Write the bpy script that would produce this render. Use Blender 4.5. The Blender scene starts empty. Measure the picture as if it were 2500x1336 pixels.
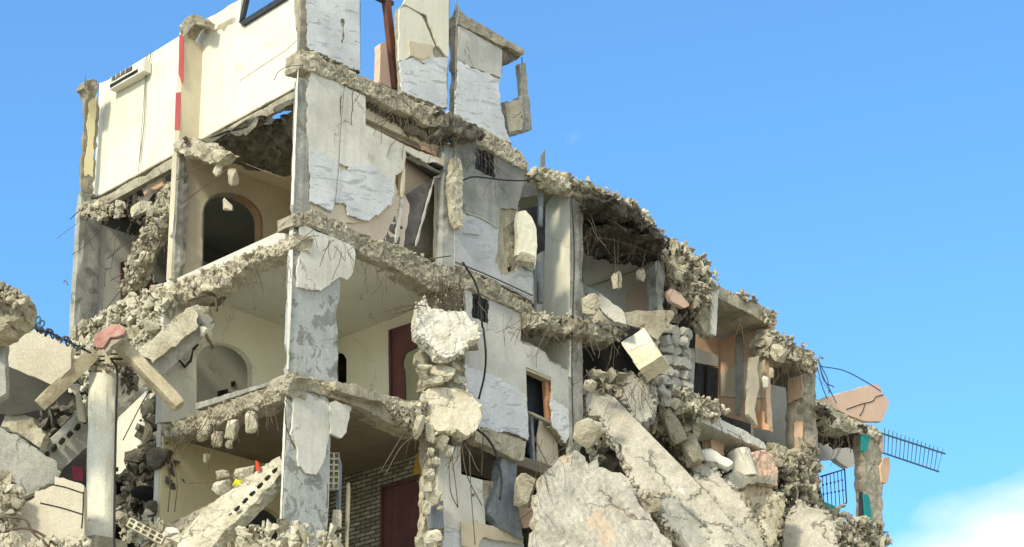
import bpy, math, random
from math import radians as rad, sin, cos, pi
from mathutils import Vector, Matrix, noise, Euler
from mathutils.geometry import delaunay_2d_cdt

# ------------------------------------------------------------------ camera
sc = bpy.context.scene
W, H = 2500.0, 1336.0
FPX, PX, PY = 4757.0, 1250.0, 1560.0
PITCH, ROLL = math.atan2(1040, 4757), rad(0.45)
CAM = Vector((0, 0, 1.7))
_f = Vector((0, cos(PITCH), sin(PITCH)))
_u0 = Vector((0, -sin(PITCH), cos(PITCH)))
_r0 = Vector((1, 0, 0))
CU = _u0*cos(ROLL) - _r0*sin(ROLL)
CR = _r0*cos(ROLL) + _u0*sin(ROLL)
cd = bpy.data.cameras.new('camera')
cam = bpy.data.objects.new('camera', cd)
sc.collection.objects.link(cam)
cam.matrix_world = Matrix(((CR.x, CU.x, -_f.x, CAM.x), (CR.y, CU.y, -_f.y, CAM.y), (CR.z, CU.z, -_f.z, CAM.z), (0, 0, 0, 1)))
cd.sensor_width = 36
cd.lens = FPX/W*36
cd.shift_x = (W/2-PX)/W
cd.shift_y = (PY-H/2)/W
cd.clip_end = 4000
sc.camera = cam

# ------------------------------------------------------------------ world, sun, exposure
SUN_AZ, SUN_EL = 212.0, 34.0      # compass style, 0 = +Y, clockwise
w = bpy.data.worlds.new('World'); sc.world = w; w.use_nodes = True
nt = w.node_tree; nt.nodes.clear()
def N(nt, t, **k):
    n = nt.nodes.new(t)
    for a, b in k.items():
        if a == 'i':
            for kk, vv in b.items(): n.inputs[kk].default_value = vv
        else: setattr(n, a, b)
    return n
L = nt.links.new
sky = N(nt, 'ShaderNodeTexSky', sky_type='NISHITA', sun_disc=False, sun_elevation=rad(SUN_EL), sun_rotation=rad(SUN_AZ), altitude=0, air_density=1.0, dust_density=0.6, ozone_density=1.6)
tc = N(nt, 'ShaderNodeTexCoord')
sep = N(nt, 'ShaderNodeSeparateXYZ'); L(tc.outputs['Generated'], sep.inputs[0])
# soft white cumulus low on the right, thin veil elsewhere
mp = N(nt, 'ShaderNodeMapping', i={'Scale': (7, 7, 16), 'Location': (0.35, 0, 0.2)}); L(tc.outputs['Generated'], mp.inputs[0])
nz = N(nt, 'ShaderNodeTexNoise', i={'Scale': 1.0, 'Detail': 7.0, 'Roughness': 0.52, 'Distortion': .3}); L(mp.outputs[0], nz.inputs['Vector'])
def ramp(nt, src, pts):
    r = nt.nodes.new('ShaderNodeValToRGB'); nt.links.new(src, r.inputs[0])
    el = r.color_ramp.elements
    while len(el) < len(pts): el.new(0.5)
    for e, (p, c) in zip(el, pts):
        e.position = p; e.color = (c, c, c, 1) if not isinstance(c, tuple) else (*c, 1)
    return r.outputs[0]
def mth(nt, op, a, b=None, clamp=False):
    n = nt.nodes.new('ShaderNodeMath'); n.operation = op; n.use_clamp = clamp
    for i, v in enumerate((a, b)):
        if v is None: continue
        if isinstance(v, (int, float)): n.inputs[i].default_value = v
        else: nt.links.new(v, n.inputs[i])
    return n.outputs[0]
def mix(nt, fac, a, b, mode='MIX'):
    n = nt.nodes.new('ShaderNodeMix'); n.data_type = 'RGBA'; n.blend_type = mode
    for s, v in ((0, fac), (6, a), (7, b)):
        if isinstance(v, (int, float)): n.inputs[s].default_value = v
        elif isinstance(v, tuple): n.inputs[s].default_value = (*v, 1)
        else: nt.links.new(v, n.inputs[s])
    return n.outputs[2]
zz = mth(nt, 'MULTIPLY', mth(nt, 'SUBTRACT', 0.320, sep.outputs[2]), 15.0)      # more cloud towards the horizon
xx = mth(nt, 'MULTIPLY', mth(nt, 'SUBTRACT', sep.outputs[0], 0.140), 10.0)      # and towards the right
cov = mth(nt, 'MULTIPLY', mth(nt, 'MULTIPLY', zz, 1.0, True), mth(nt, 'MULTIPLY', xx, 1.0, True))
bk = mth(nt, 'MULTIPLY', mth(nt, 'SUBTRACT', 0.15, sep.outputs[1]), 3.0, True)    # unseen bright cloud bank added behind the camera as fill light
cl = ramp(nt, mth(nt, 'ADD', nz.outputs[0], mth(nt, 'ADD', mth(nt, 'MULTIPLY', cov, 0.42), mth(nt, 'MULTIPLY', bk, 0.42))), [(0.64, 0.0), (1.05, 0.85)])
SKY_K = 0.095
skyc = mix(nt, 1.0, sky.outputs[0], (0.78, 1.51, 2.0), 'MULTIPLY')
skyc = mix(nt, 0.08, skyc, (4.6, 6.9, 9.2))
fin = mix(nt, cl, skyc, (10.4, 9.9, 8.6))
bg = N(nt, 'ShaderNodeBackground'); L(fin, bg.inputs[0]); bg.inputs[1].default_value = SKY_K
out = N(nt, 'ShaderNodeOutputWorld'); L(bg.outputs[0], out.inputs[0])
sd = bpy.data.lights.new('sun', 'SUN'); so = bpy.data.objects.new('sun', sd); sc.collection.objects.link(so)
sd.energy = 2.5; sd.angle = rad(8); sd.color = (1.0, 0.90, 0.71)
_sv = Vector((sin(rad(SUN_AZ))*cos(rad(SUN_EL)), cos(rad(SUN_AZ))*cos(rad(SUN_EL)), sin(rad(SUN_EL))))
so.rotation_euler = _sv.to_track_quat('Z', 'Y').to_euler(); so.location = (0, 0, 60)
vs = sc.view_settings; vs.view_transform = 'Standard'; vs.look = 'None'; vs.exposure = 0.55; vs.gamma = 1
sc.cycles.max_bounces = 8; sc.cycles.diffuse_bounces = 6

# ------------------------------------------------------------------ frames and planes
def ray(x, y): return (_f*FPX + CR*(x-PX) + CU*(PY-y)).normalized()
AZ = rad(44.6)
eR = Vector((sin(AZ), cos(AZ), 0)); eL = Vector((-cos(AZ), sin(AZ), 0)); eZ = Vector((0, 0, 1))
_c = ray(716, 560); C0 = CAM + _c*(38.0/_c.y); C0.z = 0
def uvz(u, v, z): return C0 + eR*u + eL*v + eZ*z
def U(k): return (eR.copy(), eR.dot(C0)+k)
def V(k): return (eL.copy(), eL.dot(C0)+k)
def Z(z): return (eZ.copy(), z)
def F(Y): return (Vector((0, 1, 0)), Y)
def pt(x, y, pl):
    d = ray(x, y); return CAM + d*((pl[1]-pl[0].dot(CAM))/d.dot(pl[0]))
def TP(x, y, pl, az, el):
    """plane through the point seen at (x,y) on pl; (az, el) is the direction its hidden side faces"""
    p = pt(x, y, pl); n = Vector((sin(rad(az))*cos(rad(el)), cos(rad(az))*cos(rad(el)), sin(rad(el))))
    return (n, n.dot(p))
def UV(x, y, pl):
    p = pt(x, y, pl)-C0; return p.dot(eR), p.dot(eL), p.z

# ------------------------------------------------------------------ materials
MATS = {}
def M(name, cols, scale=0.9, fine=0.25, bump=0.5, bdist=0.03, rough=0.9, island=0.0, streak=0.0, streakc=(0.10, 0.095, 0.08), patch=None, spots=0.0, bscale=9, soot_and_shade=None, chips=0.0, det=7, crack=0.0, cscale=.7):
    m = bpy.data.materials.new(name); m.use_nodes = True; t = m.node_tree; t.nodes.clear(); l = t.links.new
    geo = N(t, 'ShaderNodeNewGeometry'); P = geo.outputs['Position']
    n1 = N(t, 'ShaderNodeTexNoise', i={'Scale': scale, 'Detail': float(det), 'Roughness': .62}); l(P, n1.inputs['Vector'])
    k = len(cols)
    c = ramp(t, n1.outputs[0], [(0.34+0.34*i/max(1, k-1), cols[i]) for i in range(k)])
    n2 = N(t, 'ShaderNodeTexNoise', i={'Scale': 22.0, 'Detail': 5.0, 'Roughness': .7}); l(P, n2.inputs['Vector'])
    c = mix(t, 1.0, c, ramp(t, n2.outputs[0], [(0.3, 1-fine), (0.7, 1+fine*.4)]), 'MULTIPLY')
    if island:
        c = mix(t, 1.0, c, ramp(t, geo.outputs['Random Per Island'], [(0, 1-island), (.5, 1.0), (1, 1+island*.6)]), 'MULTIPLY')
    if patch:
        pc, ps, th, sh = patch
        n3 = N(t, 'ShaderNodeTexNoise', i={'Scale': ps, 'Detail': 9.0, 'Roughness': .62, 'Distortion': .4}); l(P, n3.inputs['Vector'])
        c = mix(t, ramp(t, n3.outputs[0], [(th, 0.0), (th+sh, 1.0)]), c, pc)
    if streak:
        mp = N(t, 'ShaderNodeMapping', i={'Scale': (5, 5, .35)}); l(P, mp.inputs[0])
        n4 = N(t, 'ShaderNodeTexNoise', i={'Scale': 1.2, 'Detail': 6.0, 'Roughness': .6}); l(mp.outputs[0], n4.inputs['Vector'])
        c = mix(t, mth(t, 'MULTIPLY', ramp(t, n4.outputs[0], [(.5, 0.0), (.72, 1.0)]), streak), c, streakc)
    if soot_and_shade:
        sc_, s0, s1 = soot_and_shade
        n5 = N(t, 'ShaderNodeTexNoise', i={'Scale': 0.55, 'Detail': 5.0, 'Roughness': .55}); l(P, n5.inputs['Vector'])
        c = mix(t, ramp(t, n5.outputs[0], [(s0, 0.0), (s1, 0.85)]), c, sc_)
    if spots:
        v = N(t, 'ShaderNodeTexVoronoi', i={'Scale': 3.1, 'Randomness': 1.0}); l(P, v.inputs['Vector'])
        n6 = N(t, 'ShaderNodeTexNoise', i={'Scale': 30.0}); l(P, n6.inputs['Vector'])
        d = mth(t, 'ADD', v.outputs['Distance'], mth(t, 'MULTIPLY', n6.outputs[0], .06))
        c = mix(t, mth(t, 'MULTIPLY', ramp(t, d, [(0.065, 1.0), (0.085, 0.0)]), spots), c, (0.09, 0.08, 0.065))
    ck = None
    if crack:
        nc = N(t, 'ShaderNodeTexNoise', i={'Scale': 2.2, 'Detail': 6.0, 'Roughness': .6}); l(P, nc.inputs['Vector'])
        pv = N(t, 'ShaderNodeVectorMath'); pv.operation = 'MULTIPLY_ADD'; l(nc.outputs['Color'], pv.inputs[0]); pv.inputs[1].default_value = (.9, .9, .9); l(P, pv.inputs[2])
        vc = N(t, 'ShaderNodeTexVoronoi', feature='DISTANCE_TO_EDGE', i={'Scale': float(cscale)}); l(pv.outputs[0], vc.inputs['Vector'])
        nm = N(t, 'ShaderNodeTexNoise', i={'Scale': 1.1, 'Detail': 2.0}); l(P, nm.inputs['Vector'])
        ck = mth(t, 'MULTIPLY', ramp(t, vc.outputs['Distance'], [(0.003, 1.0), (0.011, 0.0)]), ramp(t, nm.outputs[0], [(.46, 0.0), (.56, 1.0)]))
        c = mix(t, mth(t, 'MULTIPLY', ck, crack), c, (.06, .052, .04))
    nb = N(t, 'ShaderNodeTexNoise', i={'Scale': float(bscale), 'Detail': 8.0, 'Roughness': .68}); l(P, nb.inputs['Vector'])
    hgt = nb.outputs[0]
    if chips:
        vb = N(t, 'ShaderNodeTexVoronoi', i={'Scale': 6.5, 'Randomness': 1.0}); vb.feature = 'F1'
        nd = N(t, 'ShaderNodeTexNoise', i={'Scale': 5.0, 'Detail': 4.0}); l(P, nd.inputs['Vector'])
        pv = N(t, 'ShaderNodeVectorMath'); pv.operation = 'ADD'; l(P, pv.inputs[0]); l(nd.outputs['Color'], pv.inputs[1]); l(pv.outputs[0], vb.inputs['Vector'])
        hgt = mth(t, 'ADD', hgt, mth(t, 'MULTIPLY', vb.outputs['Distance'], chips))
        c = mix(t, 1.0, c, ramp(t, vb.outputs['Distance'], [(0.0, 1.03), (0.75, 0.86)]), 'MULTIPLY')
    if ck is not None: hgt = mth(t, 'SUBTRACT', hgt, mth(t, 'MULTIPLY', ck, 1.2))
    b = N(t, 'ShaderNodeBump', i={'Strength': bump, 'Distance': bdist}); l(hgt, b.inputs['Height'])
    s = N(t, 'ShaderNodeBsdfPrincipled', i={'Roughness': rough, 'Specular IOR Level': 0.25}); l(c, s.inputs['Base Color']); l(b.outputs[0], s.inputs['Normal'])
    o = N(t, 'ShaderNodeOutputMaterial'); l(s.outputs[0], o.inputs[0])
    MATS[name] = m; return m
M('broken concrete', [(.36, .32, .225), (.56, .515, .38), (.70, .655, .51)], 2.2, .4, .9, .05, island=.32, bscale=9, chips=.2, patch=((.20, .17, .12), 5.5, .60, .08))
M('pale broken concrete', [(.48, .44, .31), (.68, .635, .475), (.78, .74, .59)], 2.0, .35, .9, .04, island=.2, bscale=9, chips=.15, crack=.6, cscale=1.3)
M('cream concrete', [(.60, .54, .38), (.72, .66, .49), (.78, .73, .57)], 1.6, .2, .6, .02, spots=.2, crack=.8, cscale=1.1)
M('chalky concrete', [(.62, .59, .47), (.76, .73, .62), (.82, .80, .71)], 2.2, .25, .9, .04, spots=.3, crack=.4, cscale=1.2)
M('slab concrete', [(.30, .27, .20), (.45, .41, .30), (.57, .53, .40)], 1.5, .35, .8, .03, spots=.4, bscale=8, streak=.25, crack=.7, cscale=.9)
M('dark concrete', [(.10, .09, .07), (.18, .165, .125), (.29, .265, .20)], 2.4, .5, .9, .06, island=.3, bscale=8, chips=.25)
M('grey column', [(.25, .25, .21), (.39, .39, .34), (.50, .50, .44)], 1.6, .3, .5, .015, streak=.5, spots=.35, patch=((.22, .22, .18), 2.4, .56, .06))
M('patchy column', [(.41, .43, .40), (.51, .53, .49)], 1.2, .25, .5, .02, streak=.2, patch=((.25, .26, .23), 2.6, .53, .03), spots=.5, crack=.6, cscale=.7)
M('brown column', [(.22, .20, .15), (.33, .30, .23), (.40, .37, .29)], 1.5, .35, .6, .02, streak=.4, spots=.3)
M('white plaster', [(.56, .55, .46), (.70, .69, .60), (.76, .75, .66)], .9, .16, .35, .008, streak=.35, streakc=(.40, .38, .32), spots=.3, patch=((.38, .36, .29), 1.5, .665, .02), rough=.85, crack=.5, cscale=.5)
M('cream paint', [(.72, .70, .55), (.78, .76, .62), (.80, .78, .66)], .6, .10, .2, .006, streak=.45, streakc=(.54, .50, .38), spots=.5, rough=.8, patch=((.56, .52, .40), 1.3, .62, .10), soot_and_shade=((.60, .56, .44), .52, .95), crack=.2, cscale=.33)
M('room cream', [(.80, .76, .60), (.84, .81, .66), (.86, .83, .70)], .6, .07, .2, .006, streak=.15, streakc=(.56, .52, .40), spots=.3, crack=.25, cscale=.4)
M('beige paint', [(.55, .49, .36), (.64, .57, .42), (.68, .61, .46)], .8, .1, .3, .008, streak=.12, streakc=(.36, .31, .22), spots=.15)
M('yellow paint', [(.72, .64, .38), (.80, .72, .46)], .7, .1, .3, .008, streak=.1, streakc=(.40, .34, .2), spots=.15)
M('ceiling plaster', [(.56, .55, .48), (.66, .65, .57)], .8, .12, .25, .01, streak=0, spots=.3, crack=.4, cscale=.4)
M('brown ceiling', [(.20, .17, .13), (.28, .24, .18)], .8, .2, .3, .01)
M('peach paint', [(.60, .42, .28), (.68, .48, .33), (.71, .53, .38)], .8, .12, .3, .008, streak=.15, streakc=(.38, .24, .14), spots=.2)
M('pale peach paint', [(.72, .50, .36), (.80, .58, .43)], .8, .1, .3, .008, streak=.08, streakc=(.5, .33, .22), spots=.1)
M('orange paint', [(.66, .36, .19), (.72, .42, .24)], 1, .1, .2, .005)
M('sooted plaster', [(.24, .245, .22), (.36, .365, .33), (.47, .47, .42)], .9, .18, .4, .01, soot_and_shade=((.11, .115, .105), .45, .70), streak=.25, streakc=(.12, .12, .11), spots=.35, crack=.6, cscale=.6)
M('light sooted plaster', [(.46, .46, .41), (.56, .56, .50), (.62, .61, .55)], .9, .15, .35, .01, soot_and_shade=((.24, .245, .23), .52, .75), streak=.2, streakc=(.25, .25, .23), spots=.3, crack=.6, cscale=.5)
M('soot_and_shade', [(.012, .012, .012), (.03, .028, .025), (.05, .047, .04)], 1.2, .4, .6, .03)  # near-black for interior soot, with the shade of voids painted in
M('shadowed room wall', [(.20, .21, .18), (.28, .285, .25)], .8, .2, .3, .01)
M('door maroon', [(.10, .038, .040), (.135, .055, .055), (.17, .075, .07)], 1.2, .15, .2, .004, rough=.55, streak=.25, streakc=(.22, .12, .10), spots=.2)
M('red paint', [(.42, .07, .07), (.50, .10, .09)], 2, .1, .2, .004, rough=.6, spots=.1)
M('rust steel', [(.14, .055, .035), (.21, .09, .06)], 4, .3, .4, .004, rough=.7)
M('rebar steel', [(.10, .075, .05), (.17, .13, .09)], 9, .3, .3, .002, rough=.7)
M('black rubber', [(.02, .02, .02), (.035, .035, .035)], 9, .2, .1, .002, rough=.5)
M('dark metal', [(.03, .033, .035), (.06, .065, .07)], 5, .2, .2, .002, rough=.5)
M('blue steel', [(.06, .14, .20), (.10, .20, .27)], 5, .2, .2, .002, rough=.5)
M('grey pipe', [(.17, .20, .22), (.28, .31, .33)], 4, .2, .2, .002, rough=.5, streak=.3)
M('grey fabric', [(.10, .09, .085), (.15, .14, .13), (.19, .175, .16)], 2.5, .25, .8, .02, rough=.95, bscale=14)
M('dark fabric', [(.035, .045, .06), (.06, .07, .09)], 2.5, .25, .8, .02, rough=.95)
M('teal paint', [(.02, .27, .26), (.03, .36, .34)], 2, .15, .2, .005)
M('yellow cloth', [(.62, .55, .02), (.78, .70, .04)], 3, .2, .5, .01)
M('red cloth', [(.60, .05, .02), (.70, .09, .03)], 3, .2, .5, .01)
M('crimson board', [(.14, .02, .035), (.20, .03, .05)], 3, .2, .2, .005)
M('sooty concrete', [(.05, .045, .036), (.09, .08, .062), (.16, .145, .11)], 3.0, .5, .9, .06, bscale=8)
M('brown trim', [(.30, .19, .11), (.38, .25, .15)], 3, .2, .3, .004)
M('wood', [(.50, .25, .12), (.60, .32, .17)], 3, .3, .3, .003, rough=.7, streak=.3, streakc=(.25, .12, .06))
M('old timber', [(.34, .29, .19), (.47, .41, .28), (.54, .48, .34)], 2.2, .3, .5, .01, streak=.2, spots=.3)
M('ochre panel', [(.62, .37, .09), (.70, .44, .13)], 2, .15, .2, .004)
M('tan paint', [(.60, .50, .38), (.68, .58, .45)], .8, .12, .3, .008, streak=.2, streakc=(.4, .33, .24), spots=.3)
M('salmon clay', [(.30, .14, .11), (.42, .23, .18), (.52, .34, .28)], 2.5, .2, .4, .01)
M('appliance plastic', [(.68, .66, .55), (.74, .72, .62)], 2, .06, .1, .002, rough=.5)
M('ground dust', [(.36, .32, .24), (.46, .42, .32)], .2, .3, .5, .05)
M('pillar plaster', [(.66, .62, .48), (.78, .75, .62), (.82, .80, .69)], .9, .2, .5, .015, streak=.25, streakc=(.40, .37, .28), spots=.4, crack=.5, cscale=.6)
M('fallen slab', [(.40, .375, .29), (.54, .51, .42), (.64, .60, .49)], 1.6, .35, .9, .05, patch=((.62, .47, .32), .7, .60, .10), bscale=5, spots=.2, crack=.35, cscale=.4)
M('grey fallen slab', [(.33, .33, .28), (.44, .43, .37), (.53, .52, .45)], .9, .3, .8, .04, bscale=5, spots=.3, crack=.35, cscale=.6)
M('block masonry', [(.52, .47, .36), (.62, .57, .44), (.66, .62, .50)], .9, .25, .5, .02, streak=.1, spots=.2)
M('green wall', [(.30, .30, .19), (.40, .39, .26)], .8, .2, .3, .01)
def marble(name='marble cladding', dim=1.0, soot_and_shade=0.0):
    m = bpy.data.materials.new(name); m.use_nodes = True; t = m.node_tree; t.nodes.clear(); l = t.links.new
    P = N(t, 'ShaderNodeNewGeometry').outputs['Position']
    mr = N(t, 'ShaderNodeMapping', vector_type='POINT', i={'Rotation': (0, 0, -(pi/2-AZ))}); l(P, mr.inputs[0])    # x runs along the facade
    m2 = N(t, 'ShaderNodeMapping', vector_type='POINT', i={'Rotation': (0, rad(14), 0), 'Scale': (1.0, 1.0, 1.0)}); l(mr.outputs[0], m2.inputs[0])
    m3 = N(t, 'ShaderNodeMapping', i={'Scale': (1.7, 1.7, 9.0)}); l(m2.outputs[0], m3.inputs[0])
    a = N(t, 'ShaderNodeTexNoise', i={'Scale': 1.0, 'Detail': 3.5, 'Roughness': .55, 'Distortion': 1.1}); l(m3.outputs[0], a.inputs['Vector'])
    v = ramp(t, a.outputs[0], [(.585, 0.0), (.63, .85), (.70, .95)])
    b = N(t, 'ShaderNodeTexNoise', i={'Scale': 1.1, 'Detail': 4.0}); l(P, b.inputs['Vector'])
    base = ramp(t, b.outputs[0], [(.35, (.55*dim, .57*dim, .56*dim)), (.65, (.71*dim, .73*dim, .715*dim))])
    bk = N(t, 'ShaderNodeTexBrick', offset=0.0, i={'Scale': 1.0, 'Mortar Size': .004, 'Mortar Smooth': .2, 'Brick Width': .62, 'Row Height': .42}); 
    bm = N(t, 'ShaderNodeMapping', vector_type='POINT', i={'Rotation': (rad(90), 0, 0)}); l(mr.outputs[0], bm.inputs[0]); l(bm.outputs[0], bk.inputs['Vector'])
    c = mix(t, mth(t, 'MULTIPLY', v, .62), base, (.28, .30, .305))
    d = N(t, 'ShaderNodeTexNoise', i={'Scale': 18.0, 'Detail': 5.0}); l(P, d.inputs['Vector'])
    c = mix(t, 1.0, c, ramp(t, d.outputs[0], [(.3, .86), (.7, 1.04)]), 'MULTIPLY')
    c = mix(t, mth(t, 'MULTIPLY', bk.outputs['Fac'], .25), c, (.3, .3, .3))
    if soot_and_shade:
        e = N(t, 'ShaderNodeTexNoise', i={'Scale': .7, 'Detail': 5.0}); l(P, e.inputs['Vector'])
        c = mix(t, mth(t, 'MULTIPLY', ramp(t, e.outputs[0], [(.42, 0.0), (.66, 1.0)]), soot_and_shade), c, (.20, .21, .21))
    bp = N(t, 'ShaderNodeBump', i={'Strength': .3, 'Distance': .01}); l(mth(t, 'SUBTRACT', d.outputs[0], v), bp.inputs['Height'])
    s = N(t, 'ShaderNodeBsdfPrincipled', i={'Roughness': .5, 'Specular IOR Level': .35}); l(c, s.inputs['Base Color']); l(bp.outputs[0], s.inputs['Normal'])
    o = N(t, 'ShaderNodeOutputMaterial'); l(s.outputs[0], o.inputs[0]); MATS[name] = m
marble(); marble('sooted marble cladding', .80, .55)
def ledgestone():
    m = bpy.data.materials.new('ledge stone'); m.use_nodes = True; t = m.node_tree; t.nodes.clear(); l = t.links.new
    P = N(t, 'ShaderNodeNewGeometry').outputs['Position']
    mr = N(t, 'ShaderNodeMapping', vector_type='POINT', i={'Rotation': (0, 0, AZ)}); l(P, mr.inputs[0])   # x along -eL, y along eR
    bm = N(t, 'ShaderNodeMapping', vector_type='POINT', i={'Rotation': (rad(-90), 0, 0)}); l(mr.outputs[0], bm.inputs[0])
    bk = N(t, 'ShaderNodeTexBrick', offset=0.5, i={'Scale': 1.0, 'Mortar Size': .016, 'Mortar Smooth': .35, 'Brick Width': .36, 'Row Height': .10, 'Color1': (.58, .54, .43, 1), 'Color2': (.30, .27, .20, 1), 'Mortar': (.09, .078, .06, 1), 'Bias': .1})
    l(bm.outputs[0], bk.inputs['Vector'])
    d = N(t, 'ShaderNodeTexNoise', i={'Scale': 14.0, 'Detail': 5.0}); l(P, d.inputs['Vector'])
    c = mix(t, 1.0, bk.outputs[0], ramp(t, d.outputs[0], [(.3, .6), (.7, 1.2)]), 'MULTIPLY')
    bp = N(t, 'ShaderNodeBump', i={'Strength': .9, 'Distance': .03}); l(mth(t, 'SUBTRACT', mth(t, 'MULTIPLY', d.outputs[0], .5), bk.outputs['Fac']), bp.inputs['Height'])
    s = N(t, 'ShaderNodeBsdfPrincipled', i={'Roughness': .85}); l(c, s.inputs['Base Color']); l(bp.outputs[0], s.inputs['Normal'])
    o = N(t, 'ShaderNodeOutputMaterial'); l(s.outputs[0], o.inputs[0]); MATS['ledge stone'] = m
ledgestone()

# ------------------------------------------------------------------ object helpers
COL = sc.collection
def thing(name, label, cat, loc, group=None, kind=None):
    o = bpy.data.objects.new(name, None); COL.objects.link(o); o.location = loc; o.empty_display_size = .2
    o['label'] = label; o['category'] = cat
    if group: o['group'] = group
    if kind: o['kind'] = kind
    return o
def wloc(o):
    v = Vector((0, 0, 0))
    while o: v = v + o.location; o = o.parent
    return v
class MB:
    def __init__(s): s.v = []; s.f = []
    def add(s, vs, fs):
        k = len(s.v); s.v += [tuple(v) for v in vs]; s.f += [tuple(i+k for i in f) for f in fs]; return s
    def build(s, name, mat, parent=None, label=None, cat=None, group=None, kind=None, smooth=False):
        if parent: off = wloc(parent)
        else:
            n = len(s.v); off = Vector((sum(v[0] for v in s.v)/n, sum(v[1] for v in s.v)/n, min(v[2] for v in s.v)))
        me = bpy.data.meshes.new(name)
        me.from_pydata([(v[0]-off.x, v[1]-off.y, v[2]-off.z) for v in s.v], [], s.f)
        me.materials.append(MATS[mat]); 
        if smooth: me.polygons.foreach_set('use_smooth', [True]*len(me.polygons))
        me.update()
        o = bpy.data.objects.new(name, me); COL.objects.link(o)
        if parent: o.parent = parent
        else: o.location = off
        if label: o['label'] = label
        if cat: o['category'] = cat
        if group: o['group'] = group
        if kind: o['kind'] = kind
        return o
def relief(p, s, seed=0.0):
    P = p*s + Vector((seed, seed*1.7, seed*.3)); d, c = noise.voronoi(P)
    c0 = c[0]; t = noise.noise_vector(c0*7.31)
    h = noise.noise(c0*13.7)*1.1 + (P-c0).dot(t)*1.3
    e = d[1]-d[0]
    if e < .13: h -= (.13-e)*4
    Q = P*2.7; d, c = noise.voronoi(Q); c0 = c[0]; t = noise.noise_vector(c0*5.1)
    h = h*.8 + .55*(noise.noise(c0*11.3) + (Q-c0).dot(t)) - (.35 if d[1]-d[0] < .06 else 0)
    Q = P*6.3; d, c = noise.voronoi(Q); c0 = c[0]
    return h + .42*noise.noise(c0*9.3) + .2*noise.noise(P*14)
def dress(pts, jag, rng, flags=None, step=.1):
    out = []; n = len(pts); sd = rng.random()*100
    for i in range(n):
        a, b = pts[i], pts[(i+1) % n]; out.append(a)
        if jag <= 0 or (flags and flags[i]): continue
        Ld = (b-a).length; k = int(Ld/step)
        if k < 1: continue
        d = (b-a)/max(Ld, 1e-6); nn = Vector((-d.y, d.x)); ph = rng.random()*50
        for j in range(1, k+1):
            t = j/(k+1); s = t*Ld
            o = noise.noise(Vector((s*1.6+ph, sd, 0)))*.9 + noise.noise(Vector((s*5+ph, sd, 3)))*1.1 + (.7 if noise.cell(Vector((s*3.1+ph, sd, 7))) > .55 else -.2) + (rng.random()-.5)*.8
            out.append(a + (b-a)*t + nn*o*jag*min(1, 4*min(t, 1-t)+.35))
    return out
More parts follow.
